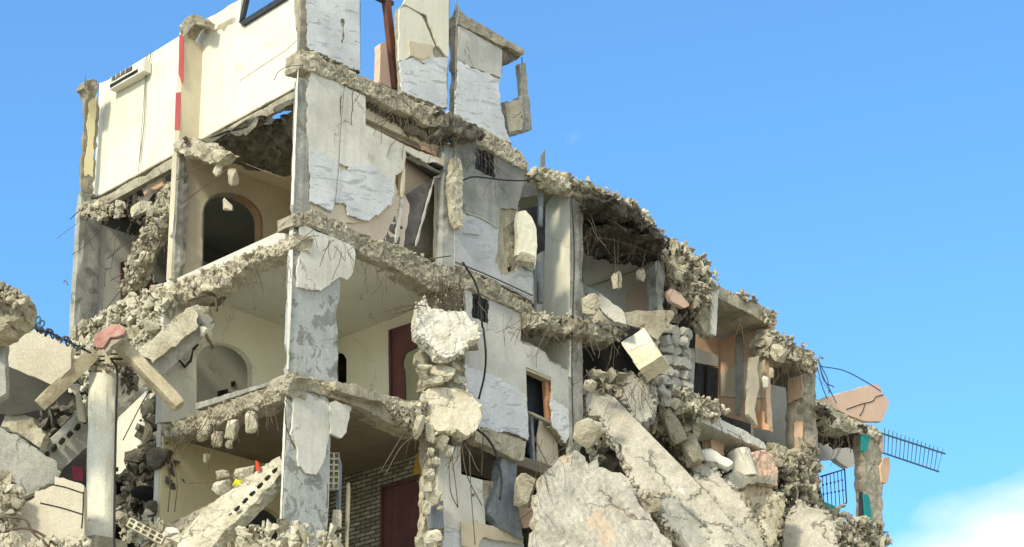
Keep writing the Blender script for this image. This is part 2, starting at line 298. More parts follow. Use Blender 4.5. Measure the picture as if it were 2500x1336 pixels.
def panel3(mb, pts, n, th, holes=(), jag=0, hjag=None, sp=None, rel=0, rs=2.2, seed=1, flags=None, back=.5, step=.1):
    """plate whose outline is pts (3D, on a plane with hidden-side normal n); front has broken relief"""
    rng = random.Random(seed*7919+11)
    o = pts[0]; n = n.normalized()
    e1 = n.cross(eZ); e1 = (e1 if e1.length > .05 else n.cross(Vector((1, 0, 0)))).normalized(); e2 = n.cross(e1)
    to2 = lambda p: Vector(((p-o).dot(e1), (p-o).dot(e2)))
    loops = [dress([to2(p) for p in pts], jag, rng, flags, step)] + [dress([to2(p) for p in h], jag if hjag is None else hjag, rng, None, step) for h in holes]
    vs = []; fcs = []
    for lp in loops: fcs.append(list(range(len(vs), len(vs)+len(lp)))); vs += lp
    nb = len(vs)
    if sp is None and (rel > 0): sp = .09
    if sp:
        xs = [v.x for v in loops[0]]; ys = [v.y for v in loops[0]]
        nx = int((max(xs)-min(xs))/sp); ny = int((max(ys)-min(ys))/sp)
        if nx*ny > 14000: q = math.sqrt(nx*ny/14000); sp *= q; nx = int(nx/q); ny = int(ny/q)
        segs = [(lp[i], lp[(i+1) % len(lp)]) for lp in loops for i in range(len(lp))]
        for i in range(nx+1):
            for j in range(ny+1):
                p = Vector((min(xs)+(i+.25+.5*rng.random())*sp, min(ys)+(j+.25+.5*rng.random())*sp))
                ins = False; ok = True
                for a, b in segs:
                    if (a.y > p.y) != (b.y > p.y) and p.x < (b.x-a.x)*(p.y-a.y)/(b.y-a.y)+a.x: ins = not ins
                if ins: vs.append(p)
    r = delaunay_2d_cdt(vs, [], fcs, 2, 1e-5)
    V2, E2, F2, ov = r[0], r[1], r[2], r[3]
    cnt = {}
    for f in F2:
        for i in range(len(f)):
            e = (f[i], f[(i+1) % len(f)]); cnt[e] = 1
    bnd = [e for e in cnt if (e[1], e[0]) not in cnt]
    bset = set(i for e in bnd for i in e)
    front = []; bk = []
    for i, p in enumerate(V2):
        q = o + e1*p.x + e2*p.y
        h = rel*relief(q, rs, seed*3.1) if rel else 0
        if i in bset: h = h*.5 - rel*.3
        front.append(q - n*h)
        hb = rel*back*relief(q, rs, seed*5.7+9) if rel else 0
        bk.append(q + n*(th + hb))
    m = len(front); k = len(mb.v)
    mb.v += [tuple(x) for x in front] + [tuple(x) for x in bk]
    # orientation: front faces should face -n
    flip = False
    for f in F2:
        a, b, c = front[f[0]], front[f[1]], front[f[2]]
        nn = (b-a).cross(c-a)
        if nn.length > 1e-9: flip = nn.dot(n) > 0; break
    for f in F2:
        f = tuple(f)
        mb.f.append(tuple(k+i for i in (reversed(f) if flip else f)))
        mb.f.append(tuple(k+m+i for i in (f if flip else reversed(f))))
    mid = {}
    rough = (jag > 0 or rel > 0) and th > .08
    if rough:
        lay = 2 if th > .25 else 1
        for i in bset:
            ids = []
            for q in range(lay):
                t = (q+1)/(lay+1); p = front[i].lerp(bk[i], t)
                a = max(jag*.8, rel*.6)
                p = p + e1*(rng.random()-.5)*a*1.6 + e2*(rng.random()-.5)*a*1.6
                mb.v.append(tuple(p)); ids.append(len(mb.v)-1)
            mid[i] = ids
    for a, b in bnd:
        A = [k+a] + mid.get(a, []) + [k+m+a]; B = [k+b] + mid.get(b, []) + [k+m+b]
        for q in range(len(A)-1):
            f = (A[q], A[q+1], B[q+1], B[q])
            mb.f.append(tuple(reversed(f)) if flip else f)
    return mb
_seed = [1]
def nseed(): _seed[0] += 1; return _seed[0]
def P3(poly, pl): return [pt(p[0], p[1], pl) for p in poly]
def panel(name, poly, pl, th, mat, parent=None, holes=(), jag=0, rel=0, sp=None, rs=2.2, **k):
    flags = [len(p) > 2 for p in poly]
    mb = MB(); crumbs = k.pop('crumbs', 0); cs = k.pop('csize', .07)
    if crumbs:
        rng = random.Random(nseed()); Q = P3(poly, pl); E = [(Q[i], Q[(i+1) % len(Q)]) for i in range(len(Q)) if not flags[i]]; Ls = [(b-a).length for a, b in E]
        for _ in range(crumbs):
            a, b = rng.choices(E, Ls)[0]; s = cs*(.25+.75*rng.random()**2)
            c = a.lerp(b, rng.random())+pl[0]*rng.uniform(-.02, min(th, .2))+Vector([rng.gauss(0, .03) for _ in range(3)])
            R = rrot(rng) @ Matrix.Diagonal((s*1.1, s*.8, s*.55)); q = rng.choice(ROCKS); mb.add([c+R@v for v in q[0]], q[1])
    panel3(mb, P3(poly, pl), pl[0], th, [P3(h, pl) for h in holes], jag, k.pop('hjag', None), sp, rel, rs, k.pop('seed', None) or nseed(), flags, k.pop('back', .5), k.pop('step', .1))
    return mb.build(name, mat, parent, **k)
def rbox_at(mb, c, ax, ay, az, sx, sy, sz, chip=.02, sp=.16, seed=0, taper=None):
    """box with half axes ax*sx.. and chipped edges"""
    rng = random.Random(seed); idx = {}
    nn = [max(1, min(40, int(2*s/sp))) for s in (sx, sy, sz)]
    sd = seed*1.37
    def vid(i, j, k):
        key = (i, j, k)
        if key in idx: return idx[key]
        q = [-1+2*i/nn[0], -1+2*j/nn[1], -1+2*k/nn[2]]
        ext = sum(abs(abs(a)-1) < 1e-6 for a in q)
        p = c + ax*(q[0]*sx) + ay*(q[1]*sy) + az*(q[2]*sz)
        if chip:
            v = noise.noise(p*2.1+Vector((sd, 0, 0)))+.5*noise.noise(p*7+Vector((0, sd, 0)))
            a = chip*(max(0, v)*3.2 + .35*rng.random()) if ext >= 2 else chip*.12*rng.random()
            m = (c-p)
            # pull towards the axis line
            dq = ax*(-q[0]) if sx <= max(sy, sz) else Vector((0, 0, 0))
            dq = dq + (ay*(-q[1]) if sy <= max(sx, sz) and sy != max(sx, sy, sz) else Vector((0, 0, 0)))
            dq = dq + (az*(-q[2]) if sz != max(sx, sy, sz) else Vector((0, 0, 0)))
            if ext == 3: a += chip*1.5
            if dq.length > 1e-6: p = p + dq.normalized()*a
        mb.v.append(tuple(p)); idx[key] = len(mb.v)-1; return idx[key]
    X, Y_, Z_ = nn
    det = ax.cross(ay).dot(az) > 0
    def q(a, b, c_, d): mb.f.append((a, b, c_, d) if det else (d, c_, b, a))
    for i in range(X):
        for j in range(Y_):
            q(vid(i, j, 0), vid(i, j+1, 0), vid(i+1, j+1, 0), vid(i+1, j, 0)); q(vid(i, j, Z_), vid(i+1, j, Z_), vid(i+1, j+1, Z_), vid(i, j+1, Z_))
    for i in range(X):
        for k in range(Z_):
            q(vid(i, 0, k), vid(i+1, 0, k), vid(i+1, 0, k+1), vid(i, 0, k+1)); q(vid(i, Y_, k), vid(i, Y_, k+1), vid(i+1, Y_, k+1), vid(i+1, Y_, k))
    for j in range(Y_):
        for k in range(Z_):
            q(vid(0, j, k), vid(0, j, k+1), vid(0, j+1, k+1), vid(0, j+1, k)); q(vid(X, j, k), vid(X, j+1, k), vid(X, j+1, k+1), vid(X, j, k+1))
    return mb
def ubox(name, u0, u1, v0, v1, z0, z1, mat, parent, chip=.02, **k):
    mb = MB(); rbox_at(mb, uvz((u0+u1)/2, (v0+v1)/2, (z0+z1)/2), eR, eL, eZ, (u1-u0)/2, (v1-v0)/2, (z1-z0)/2, chip, .14, nseed())
    return mb.build(name, mat, parent, **k)
def beam(name, a, b, pl, wd, th, mat, parent=None, chip=.03, twist=0, db=0, **k):
    """beam from pixel a to pixel b (b set db metres behind the plane)"""
    A = pt(*a, pl); B = pt(*b, (pl[0], pl[1]+db)); d = (B-A).normalized()
    n = (pl[0]-d*pl[0].dot(d)).normalized(); s = d.cross(n)
    if twist:
        R = Matrix.Rotation(rad(twist), 3, d); n = R@n; s = R@s
    mb = MB(); rbox_at(mb, (A+B)/2+n*(th/2), s, n, d, wd/2, th/2, (B-A).length/2, chip, .12, nseed())
    return mb.build(name, mat, parent, **k)
# rocks
import bmesh
def _ico(l):
    bm = bmesh.new(); bmesh.ops.create_icosphere(bm, subdivisions=l, radius=1)
    v = [x.co.copy() for x in bm.verts]; f = [tuple(q.index for q in x.verts) for x in bm.faces]; bm.free(); return v, f
DENS = 1.0
ICO = {1: _ico(1), 2: _ico(2), 3: _ico(3), 4: _ico(4)}
def hull_shape(seed, n=11, cuts=0, box=5.0, rough=0.0):
    """sharp-cornered lump: convex hull of a few points, optionally subdivided and roughened"""
    rng = random.Random(seed); bm = bmesh.new()
    for _ in range(n):
        d = Vector((rng.uniform(-1, 1), rng.uniform(-1, 1), rng.uniform(-1, 1)))
        k = (abs(d.x)**box+abs(d.y)**box+abs(d.z)**box)**(1/box); bm.verts.new(d/max(k, .1)*rng.uniform(.72, 1.0))
    bmesh.ops.convex_hull(bm, input=bm.verts)
    bmesh.ops.delete(bm, geom=[v for v in bm.verts if not v.link_faces], context='VERTS')
    if cuts:
        bmesh.ops.subdivide_edges(bm, edges=bm.edges, cuts=cuts, use_grid_fill=True)
        sv = Vector((seed*.37, seed*.91, 0))
        for v in bm.verts:
            h = relief(v.co*.5+sv, 2.2)*rough + noise.noise(v.co*7+sv)*rough*.5
            v.co *= 1+h
    bmesh.ops.triangulate(bm, faces=bm.faces)
    bm.verts.index_update(); v = [x.co.copy() for x in bm.verts]; f = [tuple(q.index for q in x.verts) for x in bm.faces]; bm.free(); return v, f
ROCKS = [hull_shape(i+1, 9+i % 5, 0, 2.5 if i % 3 else 8) for i in range(48)]
def rrot(rng): return Euler((rng.random()*6.28, rng.random()*6.28, rng.random()*6.28)).to_matrix()
def inpoly(x, y, poly):
    c = False; n = len(poly)
    for i in range(n):
        x1, y1 = poly[i][:2]; x2, y2 = poly[(i+1) % n][:2]
        if (y1 > y) != (y2 > y) and x < (x2-x1)*(y-y1)/(y2-y1)+x1: c = not c
    return c
def scat(mb, poly, pl, n, s0, s1, out=.12, seed=None, flat=.4, pw=3.4):
    n = int(n*1.9*DENS); out *= .6; s1 *= .95
    rng = random.Random(seed or nseed()*31); xs = [p[0] for p in poly]; ys = [p[1] for p in poly]
    k = 0; tr = 0
    while k < n and tr < n*40:
        tr += 1
        x = rng.uniform(min(xs), max(xs)); y = rng.uniform(min(ys), max(ys))
        if not inpoly(x, y, poly): continue
        k += 1
        s = s0 + (s1-s0)*rng.random()**pw
        c = pt(x, y, pl) - pl[0]*(rng.uniform(-.6, 1)*out)
        R = rrot(rng) @ Matrix.Diagonal((s*rng.uniform(.8, 1.35), s*rng.uniform(.6, 1), s*rng.uniform(flat*.6, .8)))
        q = rng.choice(ROCKS); mb.add([c + R@v for v in q[0]], q[1])
    return mb
def rubble(poly, pl, n, s0=.04, s1=.16, mat='broken concrete', out=.12, label=None, parent=None, name='rubble', **k):
    mb = scat(MB(), poly, pl, n, s0, s1, out, **k)
    return mb.build(name, mat, parent, label=label, cat=None if parent else 'rubble', kind='stuff')
def rock(x, y, pl, sx, sy, sz=None, rot=0, mat='broken concrete', label=None, name='concrete_chunk', cat='chunk', group=None, parent=None, lvl=3, out=0, planes=11):
    """one lump: sx, sy in pixels across and down, sz metres deep"""
    c = pt(x, y, pl) - pl[0]*out; mpp = (c-CAM).length/FPX
    sd = nseed(); vs, fs_ = hull_shape(sd*17, planes+3 if planes < 8 else planes+11, 5 if lvl > 1 else 0, 6 if planes < 8 else 3.2, .05)
    m = [max(abs(v[i]) for v in vs) for i in range(3)]
    a, b = sx*mpp/2, sy*mpp/2; d = sz/2 if sz else (a+b)/2*.8
    fw = (c-CAM).normalized(); rt = fw.cross(eZ).normalized(); up = rt.cross(fw)
    cr, sr = cos(rad(rot)), sin(rad(rot)); r2 = rt*cr-up*sr; u2 = rt*sr+up*cr
    mb = MB(); mb.add([c + r2*(v.x/m[0]*a) + u2*(v.y/m[1]*b) + fw*(v.z/m[2]*d) for v in vs], fs_)
    return mb.build(name, mat, parent, label=label, cat=None if parent else cat, group=group)
def tube(mb, P, r, sides=5):
    n = len(P)
    if n < 2: return mb
    k = len(mb.v); prev = None
    for i in range(n):
        d = (P[min(i+1, n-1)]-P[max(i-1, 0)]).normalized()
        a = prev if prev else d.cross(eZ if abs(d.z) < .9 else Vector((1, 0, 0)))
        a = (a-d*a.dot(d)).normalized(); b = d.cross(a); prev = a
        for j in range(sides):
            t = 2*pi*j/sides; mb.v.append(tuple(P[i]+a*cos(t)*r+b*sin(t)*r))
    for i in range(n-1):
        for j in range(sides):
            a_ = k+i*sides+j; b_ = k+i*sides+(j+1) % sides
            mb.f.append((a_, b_, b_+sides, a_+sides))
    mb.f.append(tuple(range(k+sides-1, k-1, -1))); mb.f.append(tuple(range(k+(n-1)*sides, k+n*sides)))
    return mb
def crom(P, k=5):
    if len(P) < 3: return P
    Q = [P[0]*2-P[1]] + P + [P[-1]*2-P[-2]]; out = []
    for i in range(1, len(Q)-2):
        for j in range(k):
            t = j/k; a, b, c, d = Q[i-1:i+3]
            out.append(.5*((2*b)+(c-a)*t+(2*a-5*b+4*c-d)*t*t+(3*b-a-3*c+d)*t**3))
    return out+[P[-1]]
def wire(pts, pl, r=.012, mat='rebar steel', name='rebar', parent=None, out=.15, label=None, cat=None, group=None):
    P = [pt(p[0], p[1], (pl[0], pl[1]-(p[2] if len(p) > 2 else out))) for p in pts]
    return tube(MB(), crom(P), r).build(name, mat, parent, label=label, cat=cat, group=group, smooth=True)
TANGLE = MB()
def whiskers(poly, pl, n, ln=(.25, .9), r=.008, parent=None, name='rebar', down=.6, out=.15, tangle=False):
    """broken bars sprouting from an edge; each is a mesh of its own"""
    rng = random.Random(nseed()*13); xs = [p[0] for p in poly]; ys = [p[1] for p in poly]
    k = 0
    while k < n:
        x = rng.uniform(min(xs), max(xs)); y = rng.uniform(min(ys), max(ys))
        if not inpoly(x, y, poly): continue
        k += 1; p = pt(x, y, (pl[0], pl[1]-out*rng.random())); l = rng.uniform(*ln)
        d = Vector((rng.uniform(-1, 1), rng.uniform(-1, .2), rng.uniform(-1.2, .5)-down)).normalized(); P = [p]
        for i in range(4):
            d = (d+Vector((rng.uniform(-.35, .35), rng.uniform(-.35, .35), rng.uniform(-.5, .2)))).normalized(); P.append(P[-1]+d*l/4)
        if tangle: tube(TANGLE, crom(P, 3), r*rng.uniform(.6, 1.1), 3); continue
        tube(MB(), crom(P, 3), r*rng.uniform(.7, 1.3), 4).build(name, 'rebar steel', parent, smooth=True)

# ------------------------------------------------------------------ ground and debris below the picture
g = MB(); g.add([(-1500, -300, 0), (1500, -300, 0), (1500, 2500, 0), (-1500, 2500, 0)], [(0, 1, 2, 3)])
g.build('ground', 'ground dust', kind='structure')

V0, U0 = V(0), U(0)
zA, zB, zC, zD = 22.45, 18.95, 15.45, 11.95
B_ = thing('ruined_apartment_building', 'shattered concrete apartment block, storeys open to the air, stepping down to the right', 'building', uvz(3, 2, 0))

# ============ floors (horizontal slabs, only where they still stand)
def floor(name, u0, u1, v0, v1, z, th, mat, ceil=None):
    pts = [uvz(u0, v0, z), uvz(u1, v0, z), uvz(u1, v1, z), uvz(u0, v1, z)]
    mb = MB(); panel3(mb, pts, eZ, th); mb.build(name, mat, B_)
floor('ceiling', 2.0, 6.9, .25, 4.5, zA-.30, .3, 'beige paint')
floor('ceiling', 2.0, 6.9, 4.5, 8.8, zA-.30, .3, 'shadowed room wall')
floor('ceiling', .75, 2.0, 2.2, 4.5, zA-.30, .3, 'beige paint')
floor('ceiling', 0.2, 4.8, .2, 4.5, zB-.22, .25, 'ceiling plaster')
floor('ceiling', 4.8, 8.9, .2, 4.4, zB-.22, .25, 'ceiling plaster')
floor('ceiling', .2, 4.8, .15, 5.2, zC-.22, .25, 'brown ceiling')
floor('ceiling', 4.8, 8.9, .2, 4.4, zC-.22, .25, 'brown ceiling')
floor('floor_slab', .2, 8.9, .3, 8.2, zD-.22, .25, 'slab concrete')
floor('floor_slab', .3, 6.9, .3, 4.3, zB+.035, .04, 'slab concrete')
floor('floor_slab', .3, 4.7, .3, 4.3, zC+.035, .04, 'ceiling plaster')  # pale floor skin added to bounce light up into the room
# rear walls that close the rooms
def uwall(u, v0, v1, z0, z1, mat, th=.18, name='wall', holes=(), pholes=()):
    pts = [uvz(u, v0, z0), uvz(u, v1, z0), uvz(u, v1, z1), uvz(u, v0, z1)]
    mb = MB(); panel3(mb, pts, eR, th, list(holes)+[P3(h, U(u)) for h in pholes]); return mb.build(name, mat, B_)
def vwall(v, u0, u1, z0, z1, mat, th=.18, name='wall', holes=(), pholes=()):
    pts = [uvz(u0, v, z0), uvz(u1, v, z0), uvz(u1, v, z1), uvz(u0, v, z1)]
    mb = MB(); panel3(mb, pts, eL, th, list(holes)+[P3(h, V(v)) for h in pholes]); return mb.build(name, mat, B_)
def arch(pl, x0, x1, ytop, ybot, slope, n=14):
    """arched opening in pixels, springing at 40% of its height; slope shears it along the wall's vanishing lines"""
    xm = (x0+x1)/2; hw = (x1-x0)/2; out = [(x0, ybot+slope*(x0-xm)), (x1, ybot+slope*(x1-xm))]
    rise = hw*.80
    for i in range(n+1):
        t = pi*i/n; x = xm+hw*cos(t); y = ytop+rise-rise*sin(t)+slope*(x-xm); out.append((x, y))
    return out
A1 = arch(V(4.4), 492, 640, 472, 660, .16)
A2 = arch(V(4.4), 480, 616, 838, 1010, .14)
vwall(4.4, .05, 4.75, zB, zA-.3, 'beige paint', pholes=[A1])
vwall(4.4, .05, 4.75, zC, zB-.22, 'room cream', pholes=[A2])
vwall(4.4, .05, 4.75, zD, zC-.22, 'yellow paint', pholes=[arch(V(4.4), 575, 700, 1235, 1400, .2)])
# wooden archivolt of the upper arch
def ring(a, pl, wd, th, name, mat, i0, i1):
    P = [pt(x, y, pl) for x, y in a]
    c = sum(P, Vector((0, 0, 0)))/len(P); mb = MB()
    for i in range(i0, i1):
        p, q = P[i], P[i+1]; po, qo = p+(p-c).normalized()*wd, q+(q-c).normalized()*wd
        vs = []
        for t in (-.02, th):
            vs += [x+pl[0]*t for x in (p, q, qo, po)]
        mb.add(vs, [(3, 2, 1, 0), (4, 5, 6, 7), (0, 1, 5, 4), (1, 2, 6, 5), (2, 3, 7, 6), (3, 0, 4, 7)])
    return mb.build(name, mat, B_)
A1c = [A1[1]] + A1[2:] + [A1[0]]
ring(A1c, V(4.38), -.07, .2, 'arch_trim', 'brown trim', 0, 7)
ring(A1c, V(4.38), -.05, .2, 'arch_trim', 'brown column', 7, 16)
# behind the arches
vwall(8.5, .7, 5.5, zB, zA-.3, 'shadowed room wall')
panel('opening_shade', [(549, 610), (572, 606), (572, 626), (549, 640)], V(8.47), .02, 'soot_and_shade', B_)  # dark patch on the wall paints the shade of an opening
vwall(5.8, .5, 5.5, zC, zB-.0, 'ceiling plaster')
panel('opening_shade', [(565, 932), (574, 930), (574, 942), (565, 944)], V(5.78), .02, 'soot_and_shade', B_)
panel('opening_shade', [(532, 955), (556, 949), (556, 975), (532, 975)], V(5.78), .02, 'soot_and_shade', B_)
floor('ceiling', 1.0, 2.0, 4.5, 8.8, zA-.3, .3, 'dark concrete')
vwall(8.6, .6, 6.5, 9, zA-1.2, 'soot_and_shade')
vwall(8.2, .5, 5.5, zD, zC-.22, 'shadowed room wall')
uwall(4.75, .15, 4.4, zB, zA-.3, 'peach paint')
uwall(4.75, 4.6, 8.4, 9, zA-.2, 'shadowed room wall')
# bright room wall with a small arched opening, storey under slab B
a3 = [(812, 938), (846, 934), (846, 878), (840, 866), (828, 859), (817, 858), (811, 862)]
uwall(4.75, .15, 4.4, zC, zB-.22, 'room cream', pholes=[a3])
uwall(4.75, .15, 4.4, zD-3, zC-.22, 'ledge stone')
uwall(5.3, 2.0, 8.4, zC, zB-.3, 'ceiling plaster')
vwall(4.4, 4.8, 8.9, zB, zA-1.2, 'soot_and_shade'); vwall(4.4, 4.8, 8.9, zC, zB-.22, 'soot_and_shade'); vwall(4.4, 4.8, 8.9, 9, zC-.22, 'soot_and_shade')  # near-black walls paint the unlit depth of these rooms
# doors of the bright room and the stone room
def door(pts, pl, th=.05, chips=(), frame=None):
    mb = MB(); panel3(mb, P3(pts, pl), pl[0], th); d = mb.build('door', 'door maroon', B_)
    if frame:
        for a, b in frame: beam('frame', a, b, (pl[0], pl[1]-.05), .07, .1, 'door maroon', d, chip=.003)
    return d
D1 = door([(948, 806), (1020, 783), (1014, 850), (990, 862), (985, 878), (981, 890), (987, 905), (990, 975), (952, 977)], U(4.68), frame=[((950, 805), (952, 977))])
panel('wall', [(985, 862), (1020, 850), (1024, 975), (986, 977)], U(4.71), .03, 'green wall', B_)
D2 = door([(930, 1190), (1030, 1165), (1034, 1345), (930, 1345)], U(4.66), frame=[((931, 1189), (930, 1345)), ((930, 1190), (1032, 1164))])
panel('wall_panel', [(1012, 1130), (1016, 1110), (1034, 1097), (1045, 1094), (1040, 1155), (1008, 1160)], U(4.6), .03, 'ochre panel', B_)

# ============ left bay, end wall
vwall(8.3, .5, 5.2, zB-.6, zA-.8, 'ceiling plaster')
panel('door', [(296, 640), (375, 620), (380, 700), (330, 720), (296, 730)], V(8.2), .04, 'door maroon', B_)
panel('wall', [(345, 560), (402, 545), (402, 690), (378, 690), (372, 640), (338, 620)], V(7.9), .05, 'shadowed room wall', B_, jag=.05)

# ============ columns
ubox('column', 0, .42, 8.3, 8.42, zA-.1, 24.95, 'brown column', B_, .04)
ubox('column', 0, .62, 8.24, 8.45, 0, zA-.15, 'grey column', B_, .03)
ubox('column', .0, .62, 4.28, 4.46, zA-.2, pt(441, 92, U0).z, 'beige paint', B_, .005)
ubox('column', .05, .36, 4.3, 4.5, zB, zA-.2, 'grey column', B_, .07)
ubox('column', .0, .34, 4.44, 4.6, 0, zB, 'white plaster', B_, .04)
panel('plaster_patch', [(208, 430), (207, 390), (212, 370), (216, 335), (212, 300), (218, 250), (226, 242), (238, 232), (232, 300), (226, 432), (215, 425)], V(8.285), .02, 'yellow paint', B_, jag=.02, step=.06)
panel('painted_strip', [(448, 85), (447, 195), (444, 205), (436, 180), (438, 85)], U(-.012), .012, 'red paint', B_, jag=.008)
panel('painted_strip', [(441, 225), (438, 317), (426, 317), (429, 227)], U(-.012), .012, 'red paint', B_)
# corner column, one length per storey
ubox('column', 0, .2, 0, .1, zA+.25, 24.7, 'brown column', B_, .03)
ubox('column', -.02, .38, 0, .12, zB+.15, zA-.2, 'grey column', B_, .03)
ubox('column', -.0, 1.32, -.0, .17, zC+.1, zB-.15, 'patchy column', B_, .03)
ubox('column', -.0, 1.18, -.0, .12, 0, zC-.1, 'patchy column', B_, .03)
panel('painted_strip', [(706, 560), (716, 552), (712, 700), (704, 902), (700, 902)], U(-.02), .012, 'white plaster', B_, jag=.01)
panel('painted_strip', [(722, 215), (728, 170), (722, 330), (716, 500), (710, 500)], U(-.035), .012, 'cream paint', B_, jag=.01)
panel('painted_strip', [(695, 950), (701, 940), (692, 1150), (684, 1340), (680, 1340)], U(-.02), .012, 'white plaster', B_, jag=.01)
# second and third columns of the right front
ubox('column', 4.62, 4.86, 0, .25, zA+.1, 25.9, 'brown column', B_, .05)
ubox('column', 4.3, 4.8, .02, .25, zB+.15, zA-.2, 'sooted plaster', B_, .03)
ubox('column', 4.75, 5.05, .1, .4, 0, zB-.6, 'brown column', B_, .04)
u3, _, z3 = UV(1420, 480, V0)
ubox('column', 8.5, 8.97, -.02, .05, zB+.2, z3-.15, 'grey column', B_, .02)
ubox('column', 8.46, 8.95, -.02, .08, 13.6, zB-.1, 'grey column', B_, .03)

# ============ top storey, left front
top = panel('wall', [(222, 490), (232, 400), (243, 203), (262, 197, 1), (438, 88, 1), (440, 60, 1), (498, 48), (520, 38), (590, -5, 1), (584, 54, 1), (680, -4, 1), (740, -40, 1), (722, 214, 1)], U(.55), .18, 'cream paint', B_, jag=.012)
panel('plaster_scar', [(522, 76), (532, 62), (550, 52), (576, 44), (574, 54), (560, 60), (548, 77), (536, 72)], U(.545), .02, 'slab concrete', B_, jag=.02, step=.05)
wf = panel('window', [(583, 55), (596, -8), (603, -8), (592, 42)], U(.48), .09, 'dark metal', B_)
panel('frame', [(583, 55), (690, -12), (700, -12), (700, -5), (592, 62)], U(.48), .09, 'dark metal', wf)
beam('beam', (226, 505), (726, 230), U(.40), .26, .16, 'slab concrete', B_, chip=.02)
beam('beam', (222, 489), (724, 212), U(.40), .04, .16, 'slab concrete', B_, chip=.004)
panel('wall_crack', [(585, 196), (640, 160), (700, 120), (724, 97), (724, 99), (700, 122), (640, 162), (585, 198)], U(.545), .004, 'slab concrete', B_)
panel('broken_column_head', [(440, 92), (442, 58), (450, 44), (470, 35), (488, 39), (500, 48), (498, 62), (470, 60), (458, 78), (450, 95)], U(.05), .3, 'broken concrete', B_, jag=.03, rel=.04)
panel('broken_column_head', [(448, 86), (460, 66), (474, 56), (498, 48), (499, 66), (470, 80), (452, 100)], V(4.26), .06, 'slab concrete', B_, jag=.02)
panel('broken_column_head', [(500, 46), (512, 50), (514, 66), (506, 78), (499, 82)], U(.5), .15, 'broken concrete', B_, jag=.03, rel=.03)
panel('broken_column_head', [(202, 215), (208, 202), (222, 194), (240, 196), (242, 215), (235, 232), (215, 240)], V(7.9), .3, 'broken concrete', B_, jag=.04, rel=.05)

# ============ top storey, right front
mc = 'marble cladding'
panel('wall', [(730, -30, 1), (878, -30, 1), (880, 176), (846, 160), (800, 140), (770, 128), (742, 132)], V(.05), .18, 'slab concrete', B_, jag=.02)
panel('marble_cladding', [(750, -30, 1), (878, -30, 1), (879, 172, 1), (862, 168), (835, 152), (812, 146), (800, 135), (762, 122), (749, 112), (753, 60), (748, 40)], V0, .045, mc, B_, holes=[[(833, 46), (842, 50), (840, 96), (838, 118), (836, 96)]], jag=.035, step=.05)
panel('wall', [(976, 20), (988, 12), (1002, -20, 1), (1098, -20, 1), (1092, 265), (1060, 262), (1020, 245), (985, 225), (978, 120)], V(.06), .17, 'slab concrete', B_, jag=.02)
panel('plaster', [(976, 22), (992, 16), (1010, 26), (1030, 40), (1042, 66), (1052, 90), (1062, 112), (1056, 122), (1060, 138), (1048, 145), (1036, 155), (1006, 138), (974, 148)], V(0), .05, 'cream paint', B_, jag=.012)
panel('plaster', [(984, 10), (1002, -20, 1), (1096, -20, 1), (1095, 140), (1086, 133), (1070, 112), (1062, 92), (1052, 66), (1042, 38), (1015, 25)], V(-.02), .05, 'cream paint', B_, jag=.012)
panel('marble_cladding', [(976, 150), (1006, 140), (1035, 158), (1040, 150), (1062, 140), (1094, 142), (1092, 262), (1064, 258), (1046, 246), (1020, 240), (984, 222)], V(-.005), .05, mc, B_, jag=.035, step=.05)
panel('plaster_patch', [(998, 100), (1058, 110), (1050, 138), (1028, 145), (1000, 136)], V(-.03), .03, 'beige paint', B_, jag=.02)
panel('wall', [(1117, 32), (1130, 34), (1150, 46), (1178, 60), (1215, 82), (1228, 96), (1226, 180), (1216, 205), (1220, 240), (1228, 290), (1240, 330), (1250, 352), (1200, 335), (1150, 310), (1112, 300)], V(.05), .2, 'slab concrete', B_, jag=.03)
panel('plaster', [(1120, 62), (1160, 84), (1226, 122), (1224, 190), (1118, 150)], V(-.0), .05, 'light sooted plaster', B_, jag=.01)
panel('marble_cladding', [(1118, 150), (1160, 168), (1224, 195), (1217, 206), (1222, 250), (1232, 300), (1246, 348), (1225, 340), (1180, 318), (1146, 300), (1113, 290)], V(-.005), .05, mc, B_, jag=.035, step=.05)
panel('beam', [(1118, 34), (1150, 44), (1212, 80), (1252, 104), (1283, 124), (1280, 133), (1228, 112), (1160, 78), (1120, 58)], V(-.05), .9, 'slab concrete', B_, jag=.02, rel=.02)
panel('beam', [(1226, 110), (1280, 130), (1262, 146), (1226, 158)], V(.1), .25, 'dark concrete', B_, jag=.02)
beam('roof_post', (946, -15), (972, 214), V(.35), .17, .14, 'rust steel', B_, chip=.004)
beam('roof_post', (900, -22), (962, 8), V(.35), .10, .14, 'dark metal', B_, chip=.004)
panel('wall', [(929, 108), (940, 102), (975, 125), (976, 222), (926, 200)], V(1.6), .2, 'pale peach paint', B_, jag=.01)
beam('door_rail', (878, 5), (877, 178), V(.0), .05, .1, 'dark metal', B_, chip=.002)
for x, y0, y1 in ((1119, 10, 60), (1112, -20, 30)): wire([(x, y0), (x+1, y1)], V0, .02, 'grey pipe', 'rebar', B_)

